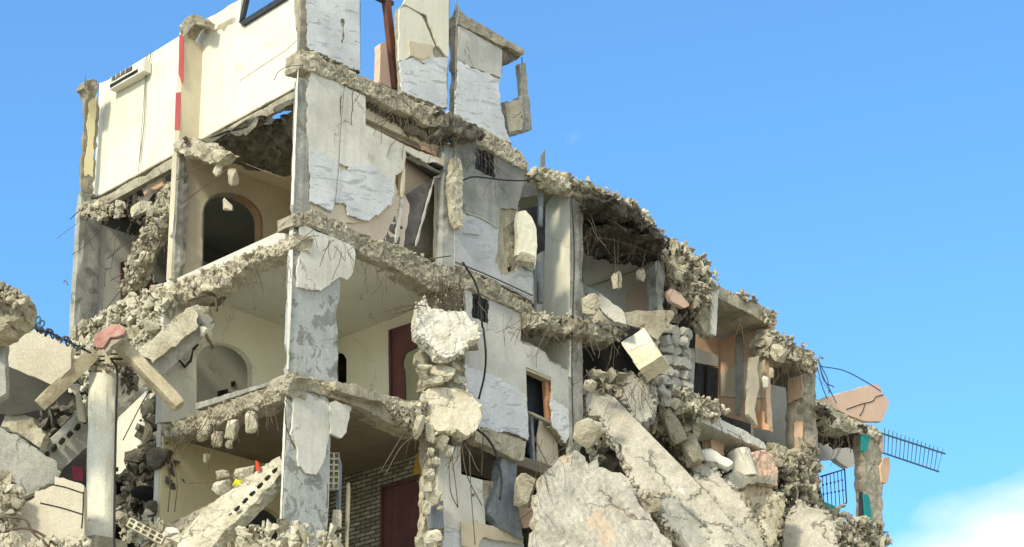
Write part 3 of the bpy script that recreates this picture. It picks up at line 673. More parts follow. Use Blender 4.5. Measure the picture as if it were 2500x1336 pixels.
# ============ slab A band on the right front
bandA = [(735, 122), (770, 126), (800, 150), (850, 163), (900, 190), (950, 214), (985, 235), (1030, 253), (1085, 278), (1120, 290), (1180, 312), (1240, 342), (1275, 372), (1294, 398), (1284, 412), (1240, 392), (1190, 362), (1140, 338), (1090, 322), (1040, 302), (990, 275), (940, 255), (890, 226), (830, 200), (770, 175), (733, 166)]
panel('broken_slab_edge', bandA, V(-.07), .5, 'broken concrete', B_, jag=.04, rel=.06, rs=2.0, sp=.045)
rubble([(740, 118), (850, 160), (1000, 235), (1120, 285), (1270, 370), (1280, 392), (1120, 310), (1000, 262), (850, 190), (740, 150)], V(-.06), 90, .015, .09, out=.06, label='crumbled concrete along the topmost broken slab edge on the right front')
panel('broken_slab_edge', [(1075, 270), (1120, 282), (1165, 300), (1190, 325), (1160, 338), (1120, 330), (1080, 322)], V(-.3), .4, 'dark concrete', B_, jag=.07, rel=.12)

# ============ storey A-B right front
wallm = [(757, 172), (893, 232, 1), (893, 304, 1), (985, 352), (1085, 392), (1078, 408), (1040, 392), (992, 364), (988, 420), (968, 424), (962, 440), (972, 470), (958, 500), (930, 522), (900, 540), (860, 545), (820, 540), (757, 520)]
panel('wall', wallm, V(.06), .18, 'beige paint', B_, jag=.02)
panel('plaster', [(760, 174), (892, 235, 1), (892, 306, 1), (984, 356), (1070, 394), (1040, 396), (990, 368, 1), (985, 412), (965, 428), (960, 460), (900, 420), (860, 410), (820, 395), (757, 372), (750, 300), (753, 260), (746, 232)], V(.0), .05, 'white plaster', B_, holes=[[(830, 262), (833, 230), (836, 262), (832, 290)]], jag=.03, step=.05)
panel('marble_cladding', [(757, 366), (800, 378), (828, 392), (832, 418), (852, 408), (880, 402), (905, 400), (930, 414), (958, 440), (964, 470), (956, 500), (930, 522), (905, 536), (884, 536), (850, 525), (844, 498), (822, 496), (812, 515), (785, 503), (757, 492)], V(-.006), .05, mc, B_, jag=.035, step=.05)
for a in ([(1140, 520), (1180, 534), (1216, 556)], [(1130, 568), (1150, 570), (1172, 574)]): wire(a, V(-.03), .012, 'white plaster', 'scratch', B_, out=0)
panel('wall', [(757, 490), (830, 500), (900, 520), (985, 470), (1000, 500), (985, 610), (920, 590), (840, 555), (757, 535)], V(.1), .1, 'tan paint', B_, jag=.02)
wire([(844, 178), (833, 300), (826, 420), (818, 500)], V0, .006, 'rebar steel', 'cable', B_, out=.03)
# notch above the lintel with the ribs of the broken slab hanging in it
panel('wall', [(893, 300), (1080, 390), (1082, 330), (893, 232)], V(.8), .15, 'green wall', B_)
panel('ceiling', [(893, 232), (1085, 322), (1085, 350), (893, 268)], V(.55), .2, 'soot_and_shade', B_)
panel('wall', [(893, 232), (1085, 326), (1085, 392), (893, 305)], V(.34), .1, 'brown column', B_)
for i in range(15):
    x = 900+i*9.5; y = 242+i*4.9
    beam('slab_rib', (x, y), (x+7, y+26-abs(i-6)*.8), V(.12), .055, .3, 'dark concrete', B_, chip=.02)
mb = MB()
for i in range(14):
    x = 897+i*7.6; y = 291+i*3.7; mb.add([pt(x, y, V(.33))+q*.035 for q in ROCKS[i][0]], ROCKS[i][1])
mb.build('block_hollows', 'soot_and_shade', B_)  # near-black lumps paint the shade inside a row of block holes
panel('broken_slab_edge', [(985, 290), (1040, 318), (1085, 330), (1088, 352), (1050, 340), (1000, 322)], V(.1), .4, 'dark concrete', B_, jag=.05, rel=.08)
panel('wall', [(1022, 345), (1060, 335), (1078, 330), (1080, 388), (1060, 378), (1030, 366)], V(.28), .05, 'pale peach paint', B_, jag=.04)
# doorway with wrecked shutters
panel('wall', [(986, 365), (1080, 405), (1070, 440), (1000, 500), (980, 500)], V(.6), .15, 'tan paint', B_)
panel('wall', [(1010, 430), (1088, 400), (1088, 640), (990, 640)], V(.8), .15, 'brown column', B_)
panel('door_jamb', [(1068, 432), (1088, 425), (1088, 640), (1064, 632)], V(.3), .1, 'beige paint', B_, jag=.01)
panel('doorway_shade', [(990, 368), (1084, 412), (1082, 428), (1062, 432), (992, 384)], V(.45), .1, 'soot_and_shade', B_)  # near-black sheet paints the shaded void under the lintel
beam('lintel', (992, 366), (1084, 408), V(-.0), .05, .2, 'dark metal', B_, chip=.006)
beam('lintel', (1000, 378), (1082, 424), V(.1), .05, .15, 'grey column', B_, chip=.01)
beam('lintel', (994, 378), (1072, 430), V(.2), .05, .15, 'dark metal', B_, chip=.01)
panel('door_leaf', [(1062, 431), (1060, 445), (1018, 598), (984, 598), (975, 580), (984, 480)], V(.15), .05, 'grey fabric', B_, rel=.03, jag=.005)
panel('door_leaf', [(972, 500), (984, 478), (984, 560), (976, 600), (934, 592), (950, 548)], V(.1), .05, 'grey fabric', B_, rel=.04, jag=.02)
beam('door_rail', (1082, 429), (1060, 433), V(.1), .06, .05, 'grey column', B_, chip=.01)
beam('door_rail', (1062, 434), (1016, 600), V(.08), .05, .05, 'light sooted plaster', B_, chip=.01, db=0)
beam('door_rail', (987, 400), (984, 480), V(.0), .09, .1, 'beige paint', B_, chip=.02)
beam('door_rail', (984, 480), (968, 592), V(.05), .09, .06, 'light sooted plaster', B_, chip=.02)
# hanging splinter of the second column
panel('column_fragment', [(1106, 400), (1112, 382), (1124, 384), (1134, 440), (1132, 500), (1134, 545), (1124, 560), (1112, 540), (1104, 480)], V(-.25), .18, 'broken concrete', B_, jag=.04, rel=.06)
# sooty wall with the barred window
w1 = [(1161, 358), (1208, 378), (1210, 438), (1160, 412)]
h1 = [(1222, 512), (1262, 520), (1262, 560), (1240, 625), (1222, 622)]
panel('wall', [(1110, 345, 1), (1160, 352, 1), (1288, 408), (1284, 440), (1264, 500), (1268, 560), (1262, 625), (1280, 640), (1302, 655), (1304, 742), (1200, 690), (1110, 655, 1)], V(.06), .2, 'slab concrete', B_, holes=[w1, [(1228, 560), (1262, 530), (1258, 620), (1230, 612)], [(1238, 655), (1250, 650), (1250, 668), (1240, 668)]], jag=.02)
panel('plaster', [(1110, 345, 1), (1160, 350, 1), (1286, 405), (1282, 440), (1266, 490), (1263, 512), (1222, 508), (1218, 560), (1214, 620), (1210, 640), (1220, 670), (1262, 660), (1270, 640), (1300, 656), (1302, 735), (1200, 685), (1110, 648, 1)], V(0), .05, 'sooted plaster', B_, holes=[w1], jag=.03, step=.05)
panel('marble_cladding', [(1112, 520), (1160, 530), (1218, 560), (1214, 620), (1210, 642), (1222, 672), (1262, 664), (1272, 650), (1300, 668), (1301, 728), (1200, 680), (1112, 642)], V(-.006), .05, 'sooted marble cladding', B_, jag=.035, step=.05)
panel('brick_infill', [(1222, 512), (1264, 520), (1262, 560), (1258, 625), (1220, 622)], V(.09), .15, 'broken concrete', B_, jag=.03, rel=.06)
def grille(pts, pl, nv, nh, r=.014, name='window', mat='dark metal', parent=None, back=True):
    a, b, c, d = [Vector(p) for p in pts]        # tl tr br bl, pixels
    mb = MB()
    if back:
        panel3(mb, P3(pts, (pl[0], pl[1]+.15)), pl[0], .03)
        o = mb.build(name, 'soot_and_shade', parent); mb = MB()
    P = lambda s, t: pt(*((a*(1-s)+b*s)*(1-t)+(d*(1-s)+c*s)*t), pl)
    for i in range(nv): tube(mb, [P((i+.5)/nv, 0), P((i+.5)/nv, 1)], r, 4)
    for i in range(nh): tube(mb, [P(0, (i+.5)/nh), P(1, (i+.5)/nh)], r, 4)
    for s, t in (((0, 0), (1, 0)), ((1, 0), (1, 1)), ((1, 1), (0, 1)), ((0, 1), (0, 0))): tube(mb, [P(*s), P(*t)], r*1.8, 4)
    return mb.build('grille', mat, o if back else parent)
grille(w1, V(.03), 5, 4, .016, parent=B_)

# ============ slab B band on the right front
bandB = [(714, 522), (770, 512), (830, 545), (880, 568), (930, 584), (985, 602), (1030, 625), (1060, 640), (1095, 648), (1130, 655), (1200, 684), (1260, 716), (1300, 742), (1312, 768), (1290, 772), (1220, 738), (1150, 706), (1100, 702), (1070, 714), (1030, 692), (970, 656), (900, 626), (868, 606), (820, 582), (760, 556), (712, 552)]
panel('broken_slab_edge', bandB, V(-.06), .5, 'broken concrete', B_, jag=.035, rel=.06, rs=2.0, sp=.045)
rubble([(716, 520), (770, 512), (880, 566), (1000, 610), (1100, 650), (1090, 690), (980, 640), (860, 590), (716, 545)], V(-.06), 60, .015, .08, out=.06, label='crumbled concrete along the middle broken slab edge beside the corner column')
rubble([(1130, 658), (1200, 690), (1300, 745), (1300, 768), (1200, 722), (1130, 690)], V(-.05), 30, .02, .06, out=.05, label='crumbled concrete on the slab edge under the sooty wall')
wire([(1112, 640), (1200, 676), (1300, 722)], V(-.1), .018, 'rebar steel', 'rebar', B_, out=.1)
# plaster left on the corner column below slab B
panel('plaster_patch', [(732, 552), (752, 553), (800, 575), (862, 600), (868, 620), (862, 665), (848, 684), (830, 676), (818, 684), (806, 696), (784, 710), (760, 708), (728, 700), (726, 660), (734, 620)], V(-.06), .06, 'white plaster', B_, jag=.02, step=.06)
panel('plaster_patch', [(714, 952), (738, 955), (802, 982), (805, 1060), (790, 1130), (772, 1160), (748, 1156), (730, 1138), (726, 1090), (710, 1060), (718, 1000)], V(-.06), .05, 'white plaster', B_, jag=.02, step=.06)
panel('plaster_patch', [(806, 985), (820, 978), (858, 995), (850, 1030), (846, 1055), (832, 1070), (808, 1058)], V(-.1), .08, 'white plaster', B_, jag=.02, step=.06)

# ============ slab C band on the right front
bandC = [(696, 918), (720, 908), (760, 926), (820, 936), (880, 944), (950, 966), (1000, 984), (1045, 1000), (1050, 1065), (1020, 1062), (960, 1035), (900, 1004), (840, 978), (800, 965), (740, 950), (696, 946)]
panel('broken_slab_edge', bandC, V(-.06), .5, 'slab concrete', B_, jag=.03, rel=.04, rs=1.9, sp=.05)
panel('beam', [(822, 930), (862, 935), (930, 958), (952, 980), (940, 988), (880, 970), (820, 950)], V(-.25), .3, 'slab concrete', B_, jag=.03, rel=.02)
rubble([(700, 905), (770, 925), (800, 940), (780, 960), (700, 945)], V(-.1), 30, .02, .1, out=.08, label='crumbled concrete on the lower slab edge in front of the corner column')
rubble([(960, 985), (1000, 975), (1045, 985), (1050, 1060), (1000, 1040), (950, 1010)], V(-.2), 70, .05, .16, 'pale broken concrete', label='pale crumbled concrete where the lower slab edge meets the shattered pillar')

# ============ broken bands along the left front
band = [(722, 566), (700, 580), (660, 598), (600, 622), (540, 645), (480, 668), (430, 690), (380, 705), (330, 735), (280, 762), (230, 790), (190, 812), (178, 850), (200, 870), (260, 850), (320, 815), (370, 790), (420, 745), (470, 725), (520, 700), (560, 675), (600, 650), (650, 632), (690, 615), (716, 602)]
panel('broken_slab_edge', band, U(-.06), .5, 'broken concrete', B_, jag=.06, rel=.10, rs=1.5, sp=.05)
rubble([(720, 570), (600, 620), (480, 665), (400, 690), (420, 735), (520, 695), (620, 640), (716, 600)], U(-.06), 70, .02, .11, out=.08, label='crumbled concrete along the sagging slab edge left of the corner column')
rubble([(410, 690), (340, 720), (270, 760), (200, 800), (172, 840), (180, 880), (250, 850), (300, 860), (380, 870), (395, 790), (440, 720)], U(-.25), 520, .04, .20, 'pale broken concrete', out=.25, flat=.55, pw=2.4, label='heap of pale broken concrete spilling off the slab at the left end')
rock(371, 790, U(-.5), 46, 46, .35, 0, 'pale broken concrete', label='largest squarish block in the pale heap on the left slab edge', planes=7)
panel('broken_slab_edge', [(418, 700), (470, 690), (515, 690), (518, 715), (500, 735), (450, 738), (415, 728)], U(.3), .4, 'dark concrete', B_, jag=.04, rel=.05)
panel('wall_crack', [(415, 880), (422, 872), (440, 876), (452, 892), (462, 880), (470, 850), (484, 838), (486, 842), (474, 856), (468, 884), (452, 900), (438, 884), (424, 880)], V(4.04), .01, 'soot_and_shade', B_, jag=.01, step=.05)
rubble([(180, 850), (230, 820), (240, 900), (200, 990), (160, 960)], U(-.3), 60, .06, .2, 'pale broken concrete', out=.2, label='loose pale concrete trickling down left of the round pillar')
band2 = [(716, 912), (690, 922), (640, 950), (580, 972), (520, 995), (470, 1010), (420, 1032), (388, 1045), (400, 1066), (450, 1060), (500, 1042), (560, 1020), (620, 1000), (660, 985), (700, 962)]
panel('broken_slab_edge', band2, U(-.1), .5, 'broken concrete', B_, jag=.05, rel=.09, rs=1.5, sp=.05)
rubble([(716, 912), (600, 968), (480, 1008), (390, 1045), (400, 1062), (500, 1040), (620, 996), (700, 955)], U(-.08), 80, .02, .10, out=.08, label='crumbled concrete along the lower slab edge left of the corner column')
panel('window_sill', [(476, 985), (612, 945), (690, 925), (690, 932), (612, 955), (478, 1000)], U(-.05), .12, 'grey column', B_, jag=.01)
for i, (x, y, sx, sy, rt, m) in enumerate([(500, 1052, 30, 62, 25, 'pale broken concrete'), (530, 1072, 32, 40, 10, 'broken concrete'), (566, 1048, 34, 58, 5, 'pale broken concrete'), (614, 1030, 34, 56, -5, 'pale broken concrete'), (560, 1085, 20, 22, 0, 'broken concrete'), (503, 1118, 20, 26, 10, 'pale broken concrete'), (486, 1062, 16, 24, 0, 'broken concrete')]):
    rock(x, y, U(-.15), sx, sy, .18, rt, m, label=['peach-tinted slab piece hanging first under the lower left slab edge', 'squarish grey chunk dangling under the lower left slab edge', 'long pale block hanging from bars in the middle of the lower left slab edge', 'pale block hanging nearest the corner column under the lower left slab edge', 'small chunk dangling below the long pale hanging block', 'lone chunk swinging lowest on a bar below the left slab edge', 'small round chunk hanging left of the peach-tinted slab piece'][i])
# underside of the smashed roof slab in the left bays (seen from below)
hz = Z(zA-.62)
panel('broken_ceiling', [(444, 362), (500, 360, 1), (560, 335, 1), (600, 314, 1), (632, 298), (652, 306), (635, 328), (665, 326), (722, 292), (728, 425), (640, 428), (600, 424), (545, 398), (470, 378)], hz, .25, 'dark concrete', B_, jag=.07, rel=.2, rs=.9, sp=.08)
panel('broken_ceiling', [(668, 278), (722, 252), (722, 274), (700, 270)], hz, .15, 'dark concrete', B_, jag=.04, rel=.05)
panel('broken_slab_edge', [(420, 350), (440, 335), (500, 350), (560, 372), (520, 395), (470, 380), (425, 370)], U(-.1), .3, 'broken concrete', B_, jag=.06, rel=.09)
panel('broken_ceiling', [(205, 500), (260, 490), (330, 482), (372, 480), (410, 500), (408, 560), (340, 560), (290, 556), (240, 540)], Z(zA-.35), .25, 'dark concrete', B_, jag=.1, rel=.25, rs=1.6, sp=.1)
rubble([(190, 500), (250, 490), (300, 500), (300, 530), (230, 535), (190, 520)], U(-.05), 60, .05, .18, label='crumbled slab edge over the left end wall')
rubble([(300, 490), (400, 470), (410, 540), (330, 550)], U(.6), 60, .06, .22, 'dark concrete', label='dark crumbled slab hanging under the left roof beam')
panel('wall', [(268, 500), (330, 450), (385, 425), (372, 480), (320, 500)], V(8.0), .1, 'grey column', B_, jag=.04)
panel('wall', [(345, 455), (395, 420), (398, 470), (355, 490)], U(.9), .1, 'peach paint', B_, jag=.05)
rock(345, 510, U(.3), 60, 36, .3, -25, 'pale broken concrete', label='tan slab flake hanging under the left roof beam')
# the slab remnant hanging diagonally across the left bay
H_ = thing('hanging_slab_strip', 'long crumbling strip of slab hanging diagonally across the left bay', 'broken slab', pt(350, 600, U(.1)))
panel('concrete_body', [(388, 470), (405, 440), (414, 500), (400, 540), (372, 600), (348, 650), (335, 690), (300, 712), (288, 700), (318, 640), (340, 580), (360, 530)], U(.1), .28, 'broken concrete', H_, jag=.07, rel=.14)
rubble([(385, 480), (412, 460), (410, 520), (345, 650), (320, 715), (290, 705), (330, 600)], U(.0), 90, .05, .18, parent=H_)
rock(354, 628, U(-.2), 30, 34, .25, 0, 'pale broken concrete', label='pale cube of concrete caught on bars in front of the hanging slab strip')
rock(385, 590, U(.2), 14, 50, .2, 20, 'pale broken concrete', label='thin white shard stuck beside the hanging slab strip')
rock(555, 500, U(.2), 30, 32, .2, 0, 'beige paint', label='squarish beige plaster lump dangling inside the upper arch', planes=6)
rock(533, 412, U(.1), 22, 40, .2, 15, 'pale broken concrete', label='pale splinter hanging from the roof slab left of the upper arch')
rock(570, 432, U(.3), 26, 44, .2, -10, 'beige paint', label='beige splinter hanging from the roof slab above the upper arch')
rock(556, 686, U(-.1), 32, 30, .22, 0, 'pale broken concrete', label='pale lump dangling under the middle slab left of the corner column')
rock(422, 552, U(-.1), 10, 60, .15, 5, 'white plaster', label='white sliver of plaster on the mid column of the left front')

# ============ the broken prop and joists in front of the left bay
plB = U(-.6)
PB = F(39.5)
bm_ = beam('fallen_beam', (505, 765), (120, 1125), (F(40.1)), .66, .40, 'grey fallen slab', None, chip=.04, twist=-22, db=-.1, label='widest fallen beam, running down leftwards behind the round pillar', cat='beam')
panel('plaster', [(336, 856), (400, 800), (440, 765), (470, 748), (484, 772), (484, 796), (430, 845), (372, 886), (352, 872)], F(39.9), .05, 'pale broken concrete', bm_, jag=.03)  # pale plate colours in the lit upper face of the beam
for i in range(6):
    x, y = 205-i*19, 1030+i*17
    rock(x+4, y-4, F(39.85), 13, 20, .15, 30, 'soot_and_shade', name='hollow', parent=bm_, lvl=1)  # near-black lumps paint the shade of the core holes
b2 = beam('fallen_joist', (98, 990), (232, 860), F(38.7), .30, .30, 'old timber', None, chip=.02, twist=25, label='squared concrete joist leaning left against the top of the round pillar', cat='beam')
b3 = beam('fallen_joist', (288, 826), (440, 984), F(38.4), .26, .26, 'old timber', None, chip=.02, twist=-22, label='squared concrete joist leaning right from the top of the round pillar', cat='beam')
PL = thing('round_pillar', 'pale weathered pillar standing alone at the lower left, its top broken', 'pillar', pt(250, 1300, F(39.2)))
pc = pt(252, 900, F(39.2)); pb = pt(245, 1322, F(39.2))
mb = MB(); rings = []
rr = .315
for i in range(34):
    t = i/33; p = pc.lerp(Vector((pb.x, pb.y, pb.z)), t); rings.append([])
    for j in range(28):
        a = 2*pi*j/28; q = Vector((cos(a), sin(a), 0)); s = 1/max(abs(cos(((a+pi/8) % (pi/4))-pi/8)), .1)
        r = rr*(.97+.02*(s-1)*4) - .035*max(0, noise.noise(q*1.6+Vector((0, 0, i*.21))))*2 + .006*noise.noise(q*9+Vector((0, 0, i*.9)))
        if i == 0: r *= .93
        mb.v.append(tuple(p+q*r)); rings[-1].append(len(mb.v)-1)
for i in range(33):
    for j in range(28): mb.f.append((rings[i][j], rings[i+1][j], rings[i+1][(j+1) % 28], rings[i][(j+1) % 28]))
mb.f.append(tuple(rings[0])); mb.build('shaft', 'pillar plaster', PL)
mb = MB(); rbox_at(mb, Vector((pb.x, pb.y, pb.z/2)), eR, eL, eZ, .45, .45, pb.z/2, .05, .4, 5); mb.build('base', 'slab concrete', PL)
rubble([(216, 905), (225, 888), (290, 890), (296, 912), (250, 908)], F(38.95), 26, .04, .12, parent=PL)
wire([(272, 880), (286, 905), (284, 1000), (281, 1150), (279, 1300), (280, 1345)], F(38.75), .025, 'black rubber', 'cable', None, label='black cable running down the face of the round pillar', cat='cable')
hb = panel('hollow_block', [(235, 858), (262, 850), (268, 834), (290, 850), (308, 866), (312, 884), (236, 890)], F(38.9), .2, 'slab concrete', None, holes=[[(268, 862), (298, 862), (299, 867), (268, 867)], [(268, 873), (300, 873), (300, 879), (268, 879)], [(240, 868), (256, 868), (256, 872), (240, 872)], [(240, 878), (256, 878), (256, 883), (240, 883)]], jag=.01, hjag=0, label='broken hollow block perched on top of the round pillar', cat='block')
panel('block_core', [(240, 860), (306, 862), (308, 884), (240, 886)], F(39.0), .03, 'soot_and_shade', hb)
bs = panel('broken_tile', [(227, 838), (231, 815), (250, 800), (280, 790), (298, 794), (306, 805), (300, 816), (285, 821), (267, 822), (262, 833), (250, 848), (236, 849)], TP(265, 815, F(38.2), 25, -30), .05, 'salmon clay', None, jag=.012, rel=.03, rs=.5, sp=.06, label='curved salmon-coloured shell fragment lying on top of the round pillar', cat='fragment')
panel('underside', [(250, 846), (262, 832), (268, 822), (300, 816), (306, 805), (304, 822), (270, 846), (258, 862)], TP(265, 815, F(38.35), 25, -30), .1, 'brown column', bs, jag=.02)
panel('block_gable', [(268, 860), (285, 838), (308, 862)], F(38.95), .15, 'slab concrete', hb, jag=.01)
rubble([(235, 892), (300, 880), (330, 900), (335, 950), (300, 960), (298, 900)], F(39.6), 40, .05, .16, 'dark concrete', label='dark rubble wedged behind the top of the round pillar')
rock(204, 990, F(39.6), 34, 80, .2, -8, 'beige paint', label='tall beige plaster flake left of the round pillar', planes=7)
rock(184, 945, F(39.3), 26, 18, .1, 0, 'white plaster', label='small white rag-like fragment left of the round pillar')
rock(232, 960, F(39.8), 40, 90, .3, 10, 'pale broken concrete', label='large pale lump tucked behind the left side of the pillar')

# bright wall behind the pillar, torn open on the right
panel('wall', [(290, 1010, 1), (395, 900, 1), (386, 935), (382, 962), (366, 975), (352, 985), (350, 1008), (378, 1026), (384, 1050), (352, 1062), (348, 1088), (330, 1098), (306, 1104), (318, 1130), (292, 1158), (255, 1170, 1)], U(.6), .15, 'cream paint', B_, jag=.03)
panel('wall', [(392, 1030, 1), (400, 760, 1), (432, 735, 1), (478, 745, 1), (478, 1010, 1), (430, 1028)], V(4.15), .2, 'ceiling plaster', B_, jag=.015)
panel('wall', [(432, 728), (470, 742), (505, 770), (440, 800), (430, 880), (405, 900)], V(4.05), .1, 'white plaster', B_, jag=.02)
panel('broken_masonry', [(292, 1175), (318, 1105), (346, 1075), (352, 1062), (352, 985), (385, 940), (396, 1040), (425, 1060), (425, 1160), (400, 1270), (290, 1300)], U(.45), .4, 'dark concrete', B_, jag=.08, rel=.35, rs=1.1, sp=.09)
rubble([(290, 1150), (330, 1100), (352, 1060), (350, 985), (385, 940), (395, 1040), (420, 1060), (425, 1160), (400, 1260), (300, 1300)], U(.3), 90, .05, .26, 'dark concrete', out=.3, label='dark tumbled rubble filling the gap right of the round pillar')
panel('wall', [(300, 1000), (400, 880), (450, 1050), (440, 1345), (280, 1345), (280, 1150)], U(1.4), .1, 'soot_and_shade', B_)  # near-black sheet paints the depth of the gap as shade
rock(368, 1005, U(.2), 40, 60, .3, 0, 'dark concrete', label='dark upright lump at the torn edge of the bright wall')
rock(362, 1068, U(.2), 34, 80, .3, 5, 'dark concrete', label='dark slab piece standing below the torn edge of the bright wall')
rock(335, 1112, U(.1), 70, 34, .3, -10, 'dark concrete', label='dark wedge of slab lying under the torn edge of the bright wall')
rock(388, 1122, U(.0), 70, 60, .5, 0, 'dark concrete', label='large dark boulder in the gap right of the round pillar')
rock(345, 1210, U(-.1), 60, 50, .5, 0, 'soot_and_shade', label='black boulder low in the gap right of the round pillar')
rock(370, 1240, U(-.1), 40, 40, .4, 0, 'dark concrete', label='round grey boulder low in the gap right of the round pillar')

# leaning plank of hollow slab at the bottom
lp = panel('fallen_slab', [(682, 1112), (688, 1126), (688, 1153), (632, 1211), (564, 1279), (508, 1345, 1), (428, 1345, 1), (451, 1293), (492, 1243), (542, 1211), (600, 1166), (645, 1135)], TP(590, 1220, U(-.4), 30, -35), .3, 'pale broken concrete', None, jag=.03, rel=.05, rs=1.6, label='broken plank of hollow slab leaning up to the right against the corner column', cat='slab')
for i in range(9): rock(672-i*18.5, 1148+i*18.8, U(-.62), 10, 19, .16, 45, 'soot_and_shade', name='hollow', parent=lp, lvl=1)  # core holes drawn as near-black lumps, their shade in the colour
panel('fallen_slab', [(370, 1290), (440, 1262), (520, 1225), (600, 1180), (560, 1230), (470, 1320), (430, 1345, 1), (340, 1345, 1)], TP(470, 1280, U(-.1), 30, -25), .2, 'slab concrete', None, jag=.03, rel=.06, label='grey slab fragment lying behind the leaning hollow plank', cat='slab')
rock(600, 1162, U(.2), 62, 50, .4, -15, 'pale broken concrete', label='large pale boulder resting on the leaning hollow plank')
rock(545, 1160, U(.1), 38, 26, .3, 0, 'pale broken concrete', label='flat pale chunk above the yellow cloth')
rock(543, 1192, U(.05), 52, 42, .3, -20, 'pale broken concrete', label='angular pale chunk left of the yellow cloth')
rock(584, 1182, U(-.1), 30, 22, .2, 15, 'yellow cloth', label='crumpled yellow cloth caught between the chunks on the plank', name='cloth', cat='cloth', planes=14)
panel('red_cloth', [(623, 1124), (628, 1126), (634, 1145), (625, 1150)], U(.0), .03, 'red cloth', None, label='small red rag standing up above the pale boulder', cat='cloth')
panel('yellow_sheet', [(664, 1180), (684, 1168), (688, 1205), (660, 1205)], U(.5), .03, 'yellow cloth', None, label='yellow sheet behind the upper end of the leaning plank', cat='cloth')
rubble([(290, 1240), (360, 1250), (440, 1290), (540, 1300), (690, 1290), (700, 1345), (280, 1345)], U(-.5), 170, .04, .22, 'pale broken concrete', out=.4, label='pale rubble heaped along the bottom between pillar and corner column')
rubble([(620, 1290), (690, 1280), (830, 1300), (840, 1345), (600, 1345)], U(-.8), 70, .05, .2, 'pale broken concrete', out=.3, label='pale rubble at the foot of the corner column')
lad = thing('breeze_block', 'pierced breeze block lying on its side in the rubble right of the pillar', 'block', pt(350, 1300, F(38.6)))
def pierced(parent, c, wd, ht, pl, nx, ny, rot, mat='pale broken concrete'):
    cr, sr = cos(rad(rot)), sin(rad(rot)); R = lambda x, y: (c[0]+x*cr-y*sr, c[1]+x*sr+y*cr)
    hs = []
    for i in range(nx):
        for j in range(ny):
            x0, x1 = -wd/2+wd*(i+.16)/nx, -wd/2+wd*(i+.84)/nx; y0, y1 = -ht/2+ht*(j+.14)/ny, -ht/2+ht*(j+.86)/ny
            hs.append([R(x0, y0), R(x1, y0), R(x1, y1), R(x0, y1)])
    return panel('pierced_face', [R(-wd/2, -ht/2), R(wd/2, -ht/2), R(wd/2, ht/2), R(-wd/2, ht/2)], pl, .16, mat, parent, holes=hs, jag=.008, hjag=0)
pierced(lad, (355, 1296), 96, 22, F(38.4), 5, 2, 28)
rock(415, 1300, U(-.9), 46, 26, .3, 0, 'white plaster', label='white brick-like block in the rubble beside the breeze block', planes=6)
rock(440, 1322, U(-.9), 56, 40, .3, -20, 'pale broken concrete', label='pale slab corner poking out of the rubble at the bottom left')

# breeze blocks beside the corner column, lower storey
bb = thing('breeze_block', 'stack of pierced breeze blocks standing right of the corner column', 'block', pt(815, 1240, V(.3)))
pierced(bb, (815, 1150), 26, 90, V(.3), 2, 6, 1)
panel('side', [(828, 1108), (835, 1135), (832, 1270), (827, 1230)], V(.35), .1, 'grey pipe', bb)
rock(823, 1265, V(.2), 26, 60, .3, 0, 'pale broken concrete', label='pale block under the pierced breeze blocks', planes=7)
ubox('door_jamb', 1.80, 1.84, .1, .2, zD, zD+1.7, 'old timber', B_, .01)

# ============ shattered second pillar (x 1020-1170)
PR = thing('shattered_pillar', 'second pillar of the right front, burst open into loose lumps with bare bars', 'pillar', pt(1090, 1300, V(-.1)))
rng = random.Random(5)
for i in range(9):
    x = 1064+i*7.4
    wire([(x+rng.uniform(-2, 2), 672+i*3), (x+rng.uniform(-3, 3), 710), (x+rng.uniform(-3, 3)+2, 765)], V(-.1), .014, 'rebar steel', 'rebar', PR, out=.1+.1*rng.random())
for i in range(4): wire([(1058, 690+i*16+6), (1090, 698+i*16), (1128, 704+i*16)], V(-.1), .01, 'rebar steel', 'stirrup', PR, out=.25)
panel('core', [(1060, 660), (1128, 680), (1132, 780), (1062, 760)], V(.05), .25, 'broken concrete', PR, jag=.04, rel=.08)
rubble([(1060, 670), (1130, 690), (1130, 750), (1060, 740)], V(-.05), 60, .02, .06, 'broken concrete', parent=PR)
def chunk(name, poly, pl, th, mat, label, **k):
    return panel(name, poly, pl, th, mat, None, label=label, cat=k.pop('cat', 'chunk'), **k)
chunk('concrete_chunk', [(1022, 740), (1036, 732), (1054, 754), (1086, 758), (1133, 760), (1148, 778), (1171, 800), (1173, 822), (1145, 830), (1141, 848), (1115, 863), (1089, 873), (1067, 866), (1053, 844), (1035, 826), (1018, 808)], TP(1095, 805, V(-.55), -25, -15), .3, 'chalky concrete', 'big pale kite-shaped slab chunk hanging on the bare bars of the shattered pillar', jag=.03, rel=.03, rs=1.5, sp=.05, step=.04, crumbs=90)
rock(1150, 838, V(-.3), 44, 40, .3, 0, 'broken concrete', label='grey lump under the right tip of the kite-shaped chunk')
panel('core', [(1030, 860), (1140, 870), (1135, 960), (1040, 950)], V(0), .3, 'broken concrete', PR, jag=.06, rel=.14)
for i, (x, y, sx, sy, rt) in enumerate([(1038, 898, 44, 18, 0), (1085, 912, 70, 44, 10), (1110, 895, 30, 30, 0), (1060, 930, 60, 30, -8), (1118, 930, 50, 28, 12)]):
    rock(x, y, V(-.35), sx, sy, .35, rt, 'pale broken concrete', label=['flat pale lump at the top left of the pillar break', 'largest pale lump stacked in the pillar break', 'small knob of concrete above the pillar break', 'long pale lump above the rounded cream chunk', 'pale lump at the right of the pillar break'][i])
